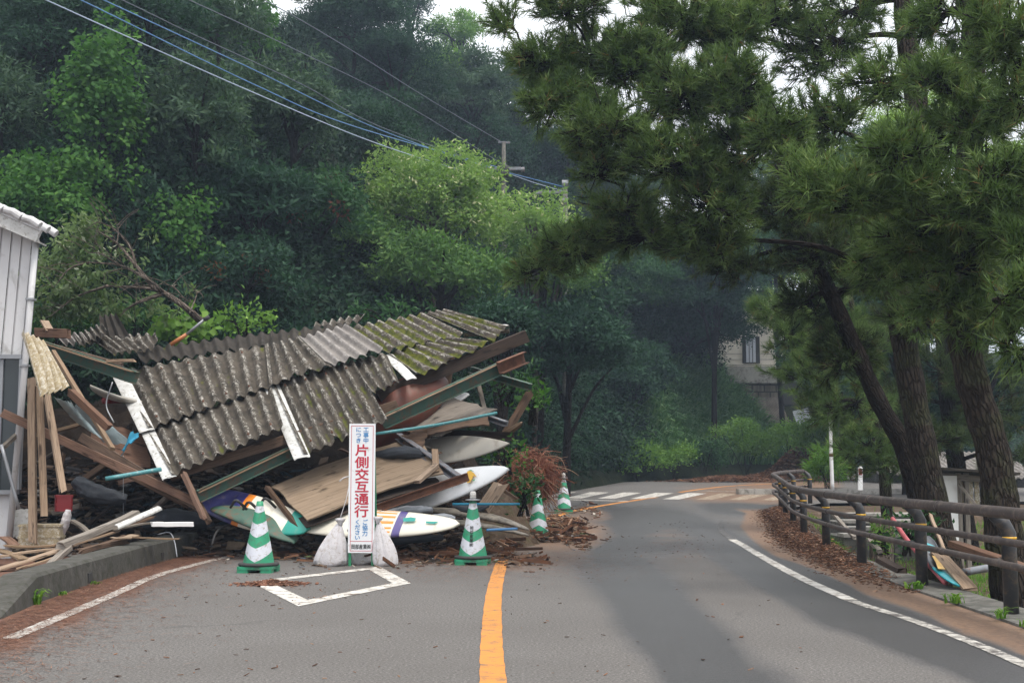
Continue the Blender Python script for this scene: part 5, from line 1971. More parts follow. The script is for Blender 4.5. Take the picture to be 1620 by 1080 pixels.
ys_ = np.linspace(15.4, 24, 80)
MX, MY = np.meshgrid(xs, ys_)
top = np.interp(MX, [-8.5, -6, -4, -1.4, -.7, -.1], [1.9, 2.1, 1.9, 2.0, 1.2, .0])
MZ = top * soft((MY - 15.8) / 3.4) * soft((.2 - MX) / .8) 
MZ = MZ + np.clip(MZ * 2, 0, 1) * (.08 * np.sin(MX * 5) * np.cos(MY * 4) + .06 * rng.normal(size=MX.shape))
struct(grid_mesh('soil_mound', MX, MY, h(MY) - .12 + MZ, M['mound']))

X_, Y_ = rng.uniform(-7.4, -.6, 3600), rng.uniform(15.5, 17.6, 3600)
Z_ = np.interp(X_, [-8.5, -6, -4, -1.4, -.7, -.1], [1.9, 2.1, 1.9, 2.0, 1.2, .0]) * soft((Y_ - 15.8) / 3.4) * soft((.2 - X_) / .8) + rng.uniform(-.1, .12, 3600)
chips(0, np.stack([X_, Y_], 1), np.clip(Z_, .01, 3), .13, M['rubble_dark'], 'rubble')
# planks on the kerb at the left
PL = [((-20, 905), (115, 862), 13.2, 13.8, .17, .02, 'wood_tan', 'pale plank curving down at the left edge of the photo'),
      ((0, 880), (92, 868), 13.6, 13.9, .14, .02, 'wood_tan', 'light board under the dark square beam end on the plank heap'),
      ((96, 862), (215, 812), 13.6, 14.6, .10, .07, 'wood_grey', 'long grey weathered beam on top of the plank heap'),
      ((76, 896), (112, 864), 13.3, 13.7, .08, .05, 'wood_grey', 'short grey square timber end at the front of the plank heap'),
      ((12, 863), (90, 862), 13.9, 14.0, .16, .02, 'wood_tan', 'flat pale board behind the grey beam'),
      ((110, 862), (190, 838), 13.7, 14.3, .07, .02, 'wood_tan', 'thin splintered slat right of the grey beam'),
      ((120, 870), (200, 846), 13.6, 14.1, .06, .02, 'wood_brown', 'thin brown slat below the splintered one'),
      ((128, 872), (200, 856), 13.5, 13.9, .08, .05, 'wood_brown', 'dark batten resting on the kerb'),
      ((186, 850), (212, 846), 13.7, 13.9, .15, .015, 'ply', 'torn scrap of light plywood on the kerb'),
      ((210, 849), (286, 852), 13.8, 13.9, .05, .015, 'wood_tan', 'thin pale slat pointing right along the kerb'),
      ((180, 838), (252, 826), 14.2, 14.6, .09, .02, 'wood_grey', 'grey splintered board under the white strip'),
      ((150, 845), (240, 818), 14.2, 14.7, .10, .02, 'wood_brown', 'brown broken board behind the white strip'),
      ((115, 824), (140, 842), 14.6, 14.3, .06, .03, 'wood_grey', 'broken grey stick pointing up left behind the beam'),
      ((30, 898), (90, 880), 13.3, 13.5, .10, .015, 'wood_tan', 'light board below the dark gap in the plank heap'),
      ((-10, 868), (40, 885), 13.9, 13.5, .12, .02, 'ply', 'tilted square of plywood at the left of the plank heap'),
      ((0, 850), (22, 862), 14.2, 14.0, .12, .02, 'wood_red', 'short red brown board at the left edge behind the heap'),
      ((56, 886), (120, 858), 13.6, 13.9, .09, .03, 'wood_dark', 'dark blackened board in the middle of the plank heap')]
for a, b, Ya, Yb, w_, hh_, mt, lb in PL:
    timber(P(*a, Ya), P(*b, Yb), w_, hh_, mt, lb, name='plank', cat='plank', jag=.05, bend=(0, 0, random.uniform(-.02, .03)))
trim([P(184, 834, 14.0), P(252, 804, 14.4)], .09, depth=.03, name='gutter_strip')
tag(bpy.data.objects['gutter_strip'], 'white half round strip on top of the plank heap', 'strip')
timber(P(240, 829, 14.0), P(305, 829, 14.2), .10, .05, 'white_paint', 'short off white board end above the kerb', name='plank', cat='plank', jag=.01)

# ------------------------------------------------------------------ concrete kerb block along the left
kb = MB()
path = [(-3.62, 9.1), (-3.78, 10.2), (-3.87, 11.5), (-3.99, 13.9), (-4.02, 16.4)]
hts = [.02, .225, .23, .24, .25]
rows = []
for i, ((x, y), hh_) in enumerate(zip(path, hts)):
    a = path[max(i - 1, 0)]
    b = path[min(i + 1, len(path) - 1)]
    tt = Vector((b[0] - a[0], b[1] - a[1], 0)).normalized()
    n_ = Vector((tt.y, -tt.x, 0))
    c = Vector((x, y, 0))
    rows.append([c + n_ * .02 + Vector((0, 0, -.1)), c + n_ * .0 + Vector((0, 0, max(hh_ - .025, .01))), c - n_ * .03 + Vector((0, 0, hh_)),
                 c - n_ * .26 + Vector((0, 0, hh_)), c - n_ * .29 + Vector((0, 0, max(hh_ - .025, .01))), c - n_ * .31 + Vector((0, 0, -.1))])
dense = []
for r0, r1 in zip(rows[:-1], rows[1:]):
    for k in range(10):
        dense.append([a.lerp(b, k / 10) for a, b in zip(r0, r1)])
dense.append(rows[-1])
for i in range(len(dense) - 1):
    r0, r1 = dense[i], dense[i + 1]
    b = kb.verts(r0 + r1)
    for k in range(5):
        kb.face((b + k, b + 6 + k, b + 7 + k, b + 1 + k))
b = kb.verts(dense[0]); kb.face(list(range(b, b + 6)))
b = kb.verts(dense[-1]); kb.face(list(range(b + 5, b - 1, -1)))
kbo = kb.build('concrete_kerb_block', M['kerb_dark'])
tag(kbo, 'low dark concrete kerb block with a sloped end along the left road edge', 'kerb block')
for x_, y_ in ((-3.875, 11.75), (-3.995, 14.6)):
    mb = MB()
    mb.box((x_ - .05, y_, .07), (.12, .13, .08), .05)
    mb.build('drain_hole', M['black_rubber'], kbo)
weed(83, 930, 34, .22, 'bright green grass tuft growing at the sloped end of the concrete kerb block', X=(-3.74, 10.1, .0), w=.016)
weed(120, 935, 22, .07, 'tiny weed low on the concrete kerb block', X=(-3.79, 10.8, .0))
weed(175, 912, 22, .07, 'tiny yellow green sprig by the drain hole of the kerb block', X=(-3.85, 11.8, .0))
weed(240, 878, 22, .06, 'small moss tuft at the far part of the kerb block', X=(-3.55, 13.9, .0)) if False else None
# crumpled wrapper at the lower left
bundle([P(2, 935, 9.9), P(14, 930, 9.9), P(26, 928, 9.9)], .035, 'white_paint', 'crumpled white wrapper on the ground behind the sloped kerb end', 'wrapper', 'wrapper')

# ------------------------------------------------------------------ traffic cones
def make_cone(loc, rz, label, lamp=False, text=False, tilt=(0, 0)):
    o = thing('traffic_cone', loc, label, 'traffic cone', 'green and white traffic cones', rz)
    o.rotation_euler = (tilt[0], tilt[1], rz)
    n = 48
    H_, Z0 = .64, .085
    ctr = [0.0, .08, .19, .37, .58, .75, .965, 1.0]
    edg = [0.0, .08, .155, .31, .475, .635, .79, 1.0]
    mb = MB()
    rings = []
    sub = []
    for i in range(len(ctr) - 1):
        for k in range(3 if i else 1):
            sub.append((i, k / (3 if i else 1)))
    sub.append((len(ctr) - 2, 1.0))

    def pt(i, f_, a):
        zz = abs(((a / math.pi) % 1) - .5) * 2        # 1 at the ridge, 0 between
        t0 = edg[i] + (ctr[i] - edg[i]) * zz
        t1 = edg[i + 1] + (ctr[i + 1] - edg[i + 1]) * zz
        t = t0 + (t1 - t0) * f_
        r = .030 + (.158 - .030) * t
        r *= 1 + .03 * math.cos(4 * a)
        return (r * math.cos(a), r * math.sin(a), Z0 + H_ * (1 - t))
    for i, f_ in sub:
        rings.append(mb.verts([pt(i, f_, 2 * math.pi * k / n) for k in range(n)]))
    for q in range(len(sub) - 1):
        band = sub[q][0]
        m = 1 if band in (1, 3, 5) else 0
        for k in range(n):
            j = (k + 1) % n
            mb.face((rings[q + 1] + k, rings[q + 1] + j, rings[q] + j, rings[q] + k), [(k / n, q), ((k + 1) / n, q), ((k + 1) / n, q + 1), (k / n, q + 1)], m)
    mb.face([rings[0] + k for k in range(n)])
    mb.build('cone_body', [M['cone_green'], M['cone_white']], o, world=False, smooth=True)
    mb = MB()
    mb.box((0, 0, .048), (.37, .37, .030), 0, bev=.03)
    for sx in (-1, 1):
        for sy in (-1, 1):
            mb.box((sx * .12, sy * .12, .017), (.12, .12, .034), 0, bev=.012)
    mb.lathe([(.175, .062), (.170, .085), (.150, .09)], 32)
    mb.build('base', M['cone_green'], o, world=False)
    mb = MB()
    mb.lathe([(.165, .066), (.205, .066), (.212, .078), (.205, .094), (.165, .098)], 40)
    mb.build('rubber_weight', M['black_rubber'], o, world=False, smooth=True)
    if lamp:
        mb = MB()
        mb.lathe([(.032, .700), (.085, .706), (.087, .716), (.036, .722)], 28)
        lp = mb.build('lamp', M['alu'], o, world=False, smooth=True)
        mb = MB()
        mb.lathe([(.033, .722), (.035, .760), (.034, .795), (.024, .806), (.004, .808)], 24)
        for q in (.735, .765):
            mb.lathe([(.0352, q), (.0378, q + .003), (.0352, q + .006)], 24)
        mb.build('lens', M['lens'], lp, world=False, smooth=True)
    return o


def text_mesh(body, name, mat, parent, box, y, bold=.0, vertical=False, loc_fn=None):
    """lettering fitted to box = (x0, z0, x1, z1) on the plane y of the parent"""
    chars = body if vertical else [body]
    n = len(chars)
    x0, z0, x1, z1 = box
    V_, F_ = [], []
    for i, ch in enumerate(chars):
        cu = bpy.data.curves.new('t', 'FONT')
        cu.body = ch
        cu.size = 1.0
        cu.resolution_u = 3
        ob = bpy.data.objects.new('t', cu)
        COL.objects.link(ob)
        bpy.context.view_layer.update()
        me = bpy.data.meshes.new_from_object(ob.evaluated_get(bpy.context.evaluated_depsgraph_get()))
        co = np.array([v.co[:] for v in me.vertices])
        if len(co):
            hh_ = (z1 - z0) / n
            if vertical:
                # a CJK glyph sits in a unit square from about (0, -.12)
                X = x0 + (co[:, 0]) * (x1 - x0)
                Z = z1 - (i + 1) * hh_ + (co[:, 1] + .12) * hh_
            else:
                lo, hi = co.min(0), co.max(0)
                X = x0 + (co[:, 0] - lo[0]) / (hi[0] - lo[0]) * (x1 - x0)
                Z = z0 + (co[:, 1] - lo[1]) / (hi[1] - lo[1]) * (z1 - z0)
            b = len(V_)
            for a, c in zip(X, Z):
                V_.append(loc_fn(a, c) if loc_fn else (a, y, c))
            for p in me.polygons:
                F_.append([b + k for k in p.vertices])
        bpy.data.objects.remove(ob)
        bpy.data.curves.remove(cu)
        bpy.data.meshes.remove(me)
    if bold:                                   # heavier strokes: the glyphs again, shifted by a hair
        base_v, base_f = list(V_), list(F_)
        bw = bold * (x1 - x0) / (1 if vertical else 5)
        for q_, (dx, dz) in enumerate(((-1, 0), (1, 0), (0, 1), (0, -1), (.7, .7), (-.7, -.7))):
            b = len(V_)
            V_ += [(v[0] + dx * bw, v[1] - .0002 * (q_ + 1), v[2] + dz * bw) for v in base_v]
            F_ += [[b + k for k in f] for f in base_f]
    me = bpy.data.meshes.new(name)
    me.from_pydata(V_, [], F_)
    me.materials.append(mat)
    o = bpy.data.objects.new(name, me)
    COL.objects.link(o)
    o.parent = parent
    return o


c1 = make_cone(G(409, 904), math.radians(-94), 'green and white traffic cone left of the white sign, nearest the concrete kerb')
c2 = make_cone(G(748, 892), math.radians(-96), 'traffic cone with a lamp and black lettering, right of the sign by the orange line', lamp=True)
c3 = make_cone(G(851, 853), math.radians(4), 'traffic cone without a lamp standing against the debris beside the red roots')
c4 = make_cone(G(892, 811), math.radians(-5), 'farthest traffic cone, with a lamp on top, near the pedestrian crossing', lamp=True)
# lettering down the corner ridge of the second cone
rz = c2.rotation_euler.z


def cone_skin(a, z):
    t = 1 - (z - .085) / .64
    r = (.030 + .128 * t) * 1.035 + .006
    # the ridge that faces the camera lies along local direction -Y after the turn
    ang = -math.pi / 2 - rz
    k = round(ang / math.pi) * math.pi
    dx, dy = math.cos(k), math.sin(k)
    tx, ty = -dy, dx
    return (dx * (r - abs(a) * .42) + tx * a, dy * (r - abs(a) * .42) + ty * a, z)


text_mesh('岡部産業㈱', 'lettering', M['ink'], c2, (-.022, .20, .022, .43), 0, bold=.012, vertical=True, loc_fn=cone_skin)

# ------------------------------------------------------------------ road works sign
sl = G(571, 895)
sg = thing('roadworks_sign', sl, 'tall narrow white sign with red and blue Japanese lettering on a green stand', 'sign', rz=math.radians(1.5))
mb = MB()
mb.box((0, 0, .85), (.288, .018, 1.41), 0)
pn = mb.build('panel', M['sign_white'], sg, world=False)
mb = MB()
y_ = -.0105


def flat_rect(mb, x0, z0, x1, z1, y=y_):
    b = mb.verts([(x0, y, z0), (x1, y, z0), (x1, y, z1), (x0, y, z1)])
    mb.face((b, b + 1, b + 2, b + 3))


PW, PZ0, PH = .288, .145, 1.41
bx0, bx1, bz0, bz1 = -.122, .122, PZ0 + .018, PZ0 + PH - .022
tk = .0055
flat_rect(mb, bx0, bz0, bx1, bz0 + tk)
flat_rect(mb, bx0, bz1 - tk, bx1, bz1)
flat_rect(mb, bx0, bz0 + tk, bx0 + tk, bz1 - tk)
flat_rect(mb, bx1 - tk, bz0 + tk, bx1, bz1 - tk)
flat_rect(mb, bx0 + tk, PZ0 + .122, bx1 - tk, PZ0 + .122 + tk)
mb.build('red_border', M['sign_red'], pn, world=False)
zt = lambda f_: PZ0 + PH * (1 - f_)
text_mesh('工事中', 'lettering', M['sign_blue'], pn, (.008, zt(.152), .072, zt(.025)), y_, .022, True)
text_mesh('につき', 'lettering', M['sign_blue'], pn, (-.074, zt(.152), -.010, zt(.025)), y_, .022, True)
text_mesh('片側交互通行', 'lettering', M['sign_red'], pn, (-.080, zt(.728), .080, zt(.158)), y_, .022, True)
text_mesh('ご協力', 'lettering', M['sign_blue'], pn, (.008, zt(.872), .072, zt(.742)), y_, .022, True)
text_mesh('ください', 'lettering', M['sign_blue'], pn, (-.074, zt(.902), -.010, zt(.742)), y_, .022, True)
text_mesh('岡部産業㈱', 'lettering', M['ink'], pn, (-.105, zt(.972), .105, zt(.934)), y_, .02)
for sx in (-1, 1):
    mb = MB()
    mb.beam((sx * .125, .028, 0), (sx * .125, .028, 1.50), .03, .03)
    mb.build('leg', M['frame_green'], sg, world=False)
    mb = MB()
    mb.beam((sx * .135, .46, 0), (sx * .125, .05, 1.30), .028, .028)
    mb.build('rear_leg', M['frame_green'], sg, world=False)
mb = MB()
mb.beam((-.125, .045, .16), (.125, .045, .16), .02, .025)
mb.beam((-.13, .38, .22), (.13, .38, .22), .02, .025)
mb.beam((-.125, .045, .8), (.125, .045, .8), .02, .025)
mb.build('cross_bar', M['frame_green'], sg, world=False)
pipe([sl + Vector((-.13, .05, 1.0)), sl + Vector((-.16, -.02, .76)), sl + Vector((-.24, -.0, .50))], .005, 'bag', 'white string tying the left sandbag to the sign', 'string', 'string')
pipe([sl + Vector((-.13, .05, .98)), sl + Vector((-.20, .0, .96)), sl + Vector((-.25, .0, .92))], .006, 'bag', 'short loose white string end at the left side of the sign', 'string', 'string')


# ------------------------------------------------------------------ sandbags
def sandbag(loc, w, hh_, lean, label, seed, neck=.035):
    rr = random.Random(seed)
    o = thing('sandbag', loc, label, 'sandbag', 'white sandbags holding down the sign')
    mb = MB()
    n, m = 64, 26
    prof = [(0, .0), (.80, .0), (.97, .05), (1.0, .12), (.95, .25), (.82, .42), (.62, .60), (.40, .76), (.24, .86), (.14, .92)]
    ph = [rr.uniform(0, 6.28) for _ in range(5)]
    rings = []
    for i in range(m + 1):
        t = i / m * (len(prof) - 1)
        k = min(int(t), len(prof) - 2)
        f_ = t - k
        r = prof[k][0] + (prof[k + 1][0] - prof[k][0]) * f_
        z = prof[k][1] + (prof[k + 1][1] - prof[k][1]) * f_
        ring = []
        for q in range(n):
            a = 2 * math.pi * q / n
            fold = 1 + (.045 * math.sin(9 * a + ph[0] + z) + .040 * math.sin(14 * a + ph[1] + z * 3) + .026 * math.sin(25 * a + ph[2] - z * 2)) * min(1, z * 2.2 + .1) * (1.6 - z) + .06 * math.sin(2 * a + ph[3]) * (1 - z)
            rx = w / 2 * r * fold
            ring.append((rx * math.cos(a) + lean[0] * z ** 1.4, rx * .72 * math.sin(a) + lean[1] * z, z * hh_ + .012 * math.sin(3 * a + ph[4]) * (z < .1) * (z > 0)))
        rings.append(mb.verts(ring))
    for i in range(m):
        for q in range(n):
            j = (q + 1) % n
            mb.face((rings[i] + q, rings[i] + j, rings[i + 1] + j, rings[i + 1] + q))
    mb.face([rings[0] + q for q in range(n)][::-1])
    mb.face([rings[-1] + q for q in range(n)])
    mb.build('sack', M['bag'], o, world=False, smooth=True)
    mb = MB()
    top = Vector((lean[0], lean[1], hh_ * .92))
    mb.lathe([(neck * .75, -.02), (neck * .65, .0), (neck * 1.3, .03), (neck * 1.5, .055), (neck * .6, .06)], 18, c=top)
    for i, v in enumerate(mb.v):
        a = math.atan2(v[1] - top.y, v[0] - top.x)
        mb.v[i] = (top.x + (v[0] - top.x) * (1 + .2 * math.sin(5 * a)), top.y + (v[1] - top.y) * (1 + .2 * math.sin(5 * a)), v[2])
    mb.build('tied_neck', M['bag'], o, world=False, smooth=True)
    return o


sandbag(sl + Vector((-.345, .03, 0)), .35, .50, (.11, -.02), 'large white sandbag leaning right against the left side of the sign', 1)
sandbag(sl + Vector((.265, .03, 0)), .27, .52, (-.09, 0), 'slim white sandbag leaning against the right side of the sign', 2)
sandbag(sl + Vector((-.02, .27, 0)), .34, .36, (-.12, .0), 'smaller grey white sandbag between the sign legs', 3)

# ------------------------------------------------------------------ house with white siding at the left edge
HX1, HY0 = P(62, 380, 15.2).x, 15.2
hs = thing('house', Vector((HX1 - 2.0, HY0, 0)), 'house with pale grey ribbed siding and tiled gable, cut by the left photo edge', 'house')
zb = P(30, 562, HY0).z
lean = .055


def wall_x(z):
    return HX1 - (P(62, 380, 15.2).z - z) * lean


mb = MB()
x = -9.2
ztop_r = P(62, 378, HY0).z
tops = lambda x: ztop_r + (HX1 - x) * .42
rib = .125
while x < HX1 - .02:
    x2 = min(x + rib, HX1)
    for a, b, off in ((x, min(x + rib * .82, x2), 0.0), (min(x + rib * .82, x2), min(x + rib * .91, x2), .018), (min(x + rib * .91, x2), x2, .018)):
        if b - a < 1e-4:
            continue
        y0 = HY0 + (off if off else 0)
        q = mb.verts([(a - (ztop_r - zb) * lean, y0, zb), (b - (ztop_r - zb) * lean, y0 if off else HY0, zb), (b, y0 if off else HY0, tops(b)), (a, y0, tops(a))])
        mb.face((q, q + 1, q + 2, q + 3))
    x = x2
mb.build('siding', M['siding'], hs)
mb = MB()
q = mb.verts([(HX1 - (ztop_r - zb + zb) * lean, HY0 + .02, -.2), (HX1 - 1.9 - (ztop_r) * lean, HY0 + 4, -.2), (HX1 - 1.9, HY0 + 4, tops(HX1)), (HX1, HY0 + .02, tops(HX1))])
mb.face((q, q + 1, q + 2, q + 3))
q = mb.verts([(-9.4, HY0 + .03, -.2), (wall_x(0), HY0 + .03, -.2), (wall_x(zb), HY0 + .03, zb + .02), (-9.4, HY0 + .03, zb + .02)])
mb.face((q, q + 1, q + 2, q + 3))
mb.build('wall', M['siding'], hs)
# roof with tile ends along the verge
mb = MB()
e0 = Vector((HX1 + .08, HY0 - .22, ztop_r - .03))
e1 = Vector((-9.3, HY0 - .22, ztop_r + (HX1 + 9.3) * .42 + .06))
for yy in (0, 7.6):
    pass
mb.beam(e0 + Vector((0, 0, .02)), e1 + Vector((0, 0, .02)), .06, .16)
mb.beam(e0 + Vector((0, .14, -.05)), e1 + Vector((0, .14, -.05)), .22, .02)
mb.build('bargeboard', M['trim'], hs)
mb = MB()
nrm_up = Vector((.39, 0, .92))
q = mb.verts([e0 + Vector((.03, -.05, .12)), e1 + Vector((.03, -.05, .12)), e1 + Vector((-1.9, 4, .12)), e0 + Vector((-1.9, 4, .12)),
              e0 + Vector((.03, -.05, .08)), e1 + Vector((.03, -.05, .08)), e1 + Vector((-1.9, 4, .08)), e0 + Vector((-1.9, 4, .08))])
for f_ in ((3, 2, 1, 0), (4, 5, 6, 7), (0, 1, 5, 4), (2, 3, 7, 6), (1, 2, 6, 5), (3, 0, 4, 7)):
    mb.face([q + k for k in f_])
n_t = 16
for i in range(n_t):
    a = e0.lerp(e1, i / n_t) + Vector((.03, -.06, .14))
    b = e0.lerp(e1, (i + .93) / n_t) + Vector((.03, -.06, .165))
    for yy in (0, .27, .54):
        mb.tube([a + Vector((0, yy, 0)), a.lerp(b, .5) + Vector((0, yy, .012)), b + Vector((0, yy, -.02))], [.05, .047, .042], 10)
mb.build('roof', M['siding'], hs)
mb = MB()
mb.tube([Vector((HX1 - .02, HY0 - .06, ztop_r - .05)), Vector((wall_x(zb + .3) - .01, HY0 - .06, zb + .3)), Vector((wall_x(.1), HY0 - .06, .1))], .038, 12)
dp = mb.build('downpipe', M['siding'], hs, smooth=True)
mb = MB()
for zz in (ztop_r - .75, ztop_r - 1.55):
    mb.box((wall_x(zz) - .01, HY0 - .06, zz), (.10, .10, .025))
mb.build('pipe_bracket', M['alu'], dp)
# window band below the siding
mb = MB()
wx1 = P(36, 600, HY0).x
wz0, wz1 = P(20, 778, HY0).z, zb - .02
mb.box(((wx1 - 9.3) / 2, HY0 - .02, wz1), (wx1 + 9.3, .10, .05))
mb.box(((wx1 - 9.3) / 2, HY0 - .02, wz0), (wx1 + 9.3, .10, .05))
mb.box((wx1, HY0 - .02, (wz0 + wz1) / 2), (.05, .09, wz1 - wz0 - .055))
mb.box((wx1 - .25, HY0 - .005, (wz0 + wz1) / 2), (.045, .06, wz1 - wz0 - .055))
mb.box((wx1 - 1.5, HY0 - .005, (wz0 + wz1) / 2), (.045, .06, wz1 - wz0 - .055))
wf = mb.build('window_frame', M['alu'], hs)
mb = MB()
q = mb.verts([(-9.3, HY0 - .005, wz0 + .02), (wx1 - .02, HY0 - .005, wz0 + .02), (wx1 - .02, HY0 - .005, wz1 - .02), (-9.3, HY0 - .005, wz1 - .02)])
mb.face((q, q + 1, q + 2, q + 3))
mb.build('pane', M['glass'], wf)

# ------------------------------------------------------------------ fallen tree behind the ruin
ft = thing('fallen_tree', P(315, 505, 19.0), 'toppled tree with bare curved branches and pale leaves behind the broken roof', 'fallen tree')
mb = MB()
limbs = [([(318, 508), (285, 480), (245, 458), (170, 452)], .055), ([(268, 470), (230, 440), (190, 420), (142, 415)], .032), ([(245, 458), (215, 420), (185, 385), (152, 365)], .032),
         ([(215, 420), (205, 390), (180, 362), (158, 352)], .022), ([(255, 465), (220, 478), (195, 492)], .035), ([(230, 440), (200, 425), (165, 432)], .018), ([(300, 495), (310, 470), (312, 462)], .014),
         ([(190, 420), (160, 402), (140, 400)], .016), ([(185, 385), (187, 365), (182, 350)], .010), ([(262, 468), (272, 452), (290, 470), (305, 480)], .012), ([(170, 452), (120, 470), (80, 500)], .022), ([(142, 415), (110, 425), (85, 455)], .018)]
ends = []
for pts, r in limbs:
    w3 = [P(a, b, 18.6 + .25 * math.sin(a * .1 + i)) for i, (a, b) in enumerate(pts)]
    sp_ = spline(w3, 6)
    mb.tube(sp_, [1.05 * r * (1 - .72 * i / (len(sp_) - 1)) for i in range(len(sp_))], 8)
    ends += w3[1:]
    for _ in range(7):
        k = random.randint(3, len(sp_) - 1)
        q = sp_[k] + Vector((random.uniform(-.5, .3), random.uniform(-.3, .3), random.uniform(-.25, .45)))
        mb.tube(spline([sp_[k], sp_[k].lerp(q, .5) + Vector((0, 0, .04)), q], 2), .006, 3, caps=False)
mb.build('branch', M['bark_grey'], ft, smooth=True)
cl = []
for a, b, r in ((190, 400, 10), (200, 435, 12), (60, 430, 24), (60, 500, 26), (120, 360, 22), (140, 375, 26), (110, 400, 30), (150, 405, 22), (90, 425, 26), (125, 430, 26), (75, 465, 26), (115, 465, 30), (160, 470, 22), (95, 495, 30), (140, 500, 30), (180, 500, 24), (240, 375, 9), (165, 355, 9), (222, 412, 8),
                (235, 485, 18), (270, 500, 16), (300, 460, 7), (150, 440, 18)):
    c = P(a, b, 19 + random.uniform(-.3, .3))
    rr_ = r * 19 / F
    cl.append((c.x, c.y, c.z, rr_ * 1.2, rr_ * 1.3, rr_))
np_mesh('foliage', leaves(cl, 85, 6, .12, .048, .7, shell=(.3, 1.1), spread=.06), M['leaf_pale'], ft)
bush(95, 520, 55, 30, 20.0, 'dense dark green shrub behind the reddish beam end', 'leaf_mid', group='bushes behind the ruin', dens=80, L=.11)
bush(215, 512, 60, 30, 20.2, 'green shrub around the upright broken roofing piece', 'leaf_mid', group='bushes behind the ruin', dens=80, L=.11)
bush(290, 522, 50, 22, 19.6, 'large leaved vine patch around the telescopic pole', 'leaf_bush', group='bushes behind the ruin', L=.14, Wd=.12, dens=40)
bush(385, 512, 50, 22, 20.5, 'bright green bush rising above the middle of the roof ridge', 'leaf_bush', group='bushes behind the ruin', dens=70, L=.1)
bush(620, 500, 80, 22, 22.5, 'dark green bush behind the highest part of the roof ridge', 'leaf_mid', group='bushes behind the ruin', dens=50)
bush(800, 612, 40, 26, 18.4, 'leafy shrub around the broken green beam end', 'leaf_mid', group='bushes behind the ruin', dens=60, L=.12, Wd=.03)
bush(842, 640, 22, 26, 17.8, 'bright leafed sprig hanging below the rusted green beam', 'leaf_vine', group='bushes behind the ruin', dens=80, L=.11, Wd=.04, n=8)
bush(800, 722, 26, 22, 16.6, 'green sprig growing in front of the red roots', 'leaf_vine', group='bushes behind the ruin', dens=60, L=.08, Wd=.04, n=6)
bush(826, 780, 24, 30, 17.2, 'dark leaves matted under the red roots', 'leaf_mid', group='bushes behind the ruin', dens=70, L=.09, Wd=.04, n=8)

# ------------------------------------------------------------------ uprooted roots
rt = thing('root_ball', P(850, 820, 17.6), 'tangle of red brown roots at the right end of the wreckage', 'roots')
C0 = P(843, 746, 19.5)
base_r = P(838, 836, 19.2)
M['root_red'] = m_plain('root_red', (.28, .105, .055), (.15, .050, .03), 3, .85, .2)
M['root_tan'] = m_plain('root_tan', (.36, .24, .15), (.2, .12, .08), 3, .85, .2)
n = 4200
dv = ruv(n)
R3 = np.array([.54, .36, .52])
st = np.array(C0) + ruv(n) * R3 * rng.uniform(.1, .75, (n, 1)) + np.array([-.05, 0, -.05])
dirs = unit(dv + np.array([.25, -.15, -.1]))
Qs = []
side = unit(ruv(n))
cv = ruv(n) * .10
Ln = rng.uniform(.12, .34, (n, 1))
prev = st
for k in range(1, 5):
    tt = k / 4
    nx = st + dirs * Ln * tt + cv * tt ** 2 + np.array([0, 0, -.10]) * tt ** 2
    s2 = unit(np.cross(nx - prev, side)) * .0035
    Qs.append(np.stack([prev - s2, prev + s2, nx + s2, nx - s2], 1))
    prev = nx
np_mesh('root_hair', np.concatenate(Qs), M['root_red'], rt)
mb = MB()
for i in range(80):
    a = Vector(C0) + Vector((random.uniform(-.45, .35), random.uniform(-.3, .3), random.uniform(-.35, .25)))
    b = a + Vector((random.uniform(-.35, .4), random.uniform(-.3, .3), random.uniform(-.45, .25)))
    m_ = a.lerp(b, .5) + Vector((random.uniform(-.15, .15), 0, random.uniform(-.1, .15)))
    r = random.uniform(.004, .012)
    mb.tube(spline([a, m_, b], 4), [r * (1 - .07 * q) for q in range(9)], 5, caps=False)
for i in range(26):
    a = Vector(base_r) + Vector((random.uniform(-.4, .4), random.uniform(-.4, .3), random.uniform(0, .35)))
    b = a + Vector((random.uniform(-.3, .5), random.uniform(-.4, .1), random.uniform(-.25, .1)))
    b.z = max(b.z, .02)
    mb.tube(spline([a, a.lerp(b, .5) + Vector((0, 0, random.uniform(0, .12))), b], 4), .006, 5, caps=False)
mb.build('root', M['root_tan'], rt, smooth=True)
# earth clump the roots sit in
xs = np.linspace(-1.0, 2.1, 50)
ys_ = np.linspace(15.6, 21.5, 50)
MX, MY = np.meshgrid(xs, ys_)
MZ = .75 * np.exp(-((MX + .15) / .38) ** 2 - ((MY - 18.9) / .8) ** 2) + .45 * np.exp(-((MX + .5) / .5) ** 2 - ((MY - 17.9) / .7) ** 2)
MZ += .04 * rng.normal(size=MX.shape) * (MZ > .05)
struct(grid_mesh('soil_mound', MX, MY, h(MY) - .05 + MZ, M['soil']))
timber(P(760, 812, 15.8), P(790, 768, 15.9), .20, .12, 'wood_tan', 'broken stump of pale wood behind the thin blue tube', jag=.09)

# ------------------------------------------------------------------ poles and cables on the hill
PC = P(797, 300, 36)
pl = thing('utility_pole', Vector((PC.x, 36, float(hillz(PC.x, 36)))), 'concrete utility pole top with a dark insulator drum, rising out of the lime tree', 'utility pole')
mb = MB()
mb.tube([Vector((PC.x, 36, float(hillz(PC.x, 36)) - .2)), P(797, 226, 36)], [.12, .055], 14)
mb.build('shaft', M['concrete'], pl, smooth=True)
mb = MB()
mb.lathe([(.10, -.16), (.16, -.14), (.17, .0), (.15, .02), (.17, .05), (.16, .16), (.09, .20)], 18, c=P(797, 272, 36))
mb.build('insulator_drum', M['black_rubber'], pl, smooth=True)
mb = MB()
mb.beam(P(768, 268, 36), P(824, 267, 36), .09, .09)
mb.tube([P(824, 269, 36), P(830, 268, 36)], .07, 10)
mb.beam(P(788, 225, 36), P(807, 226, 36), .05, .05)
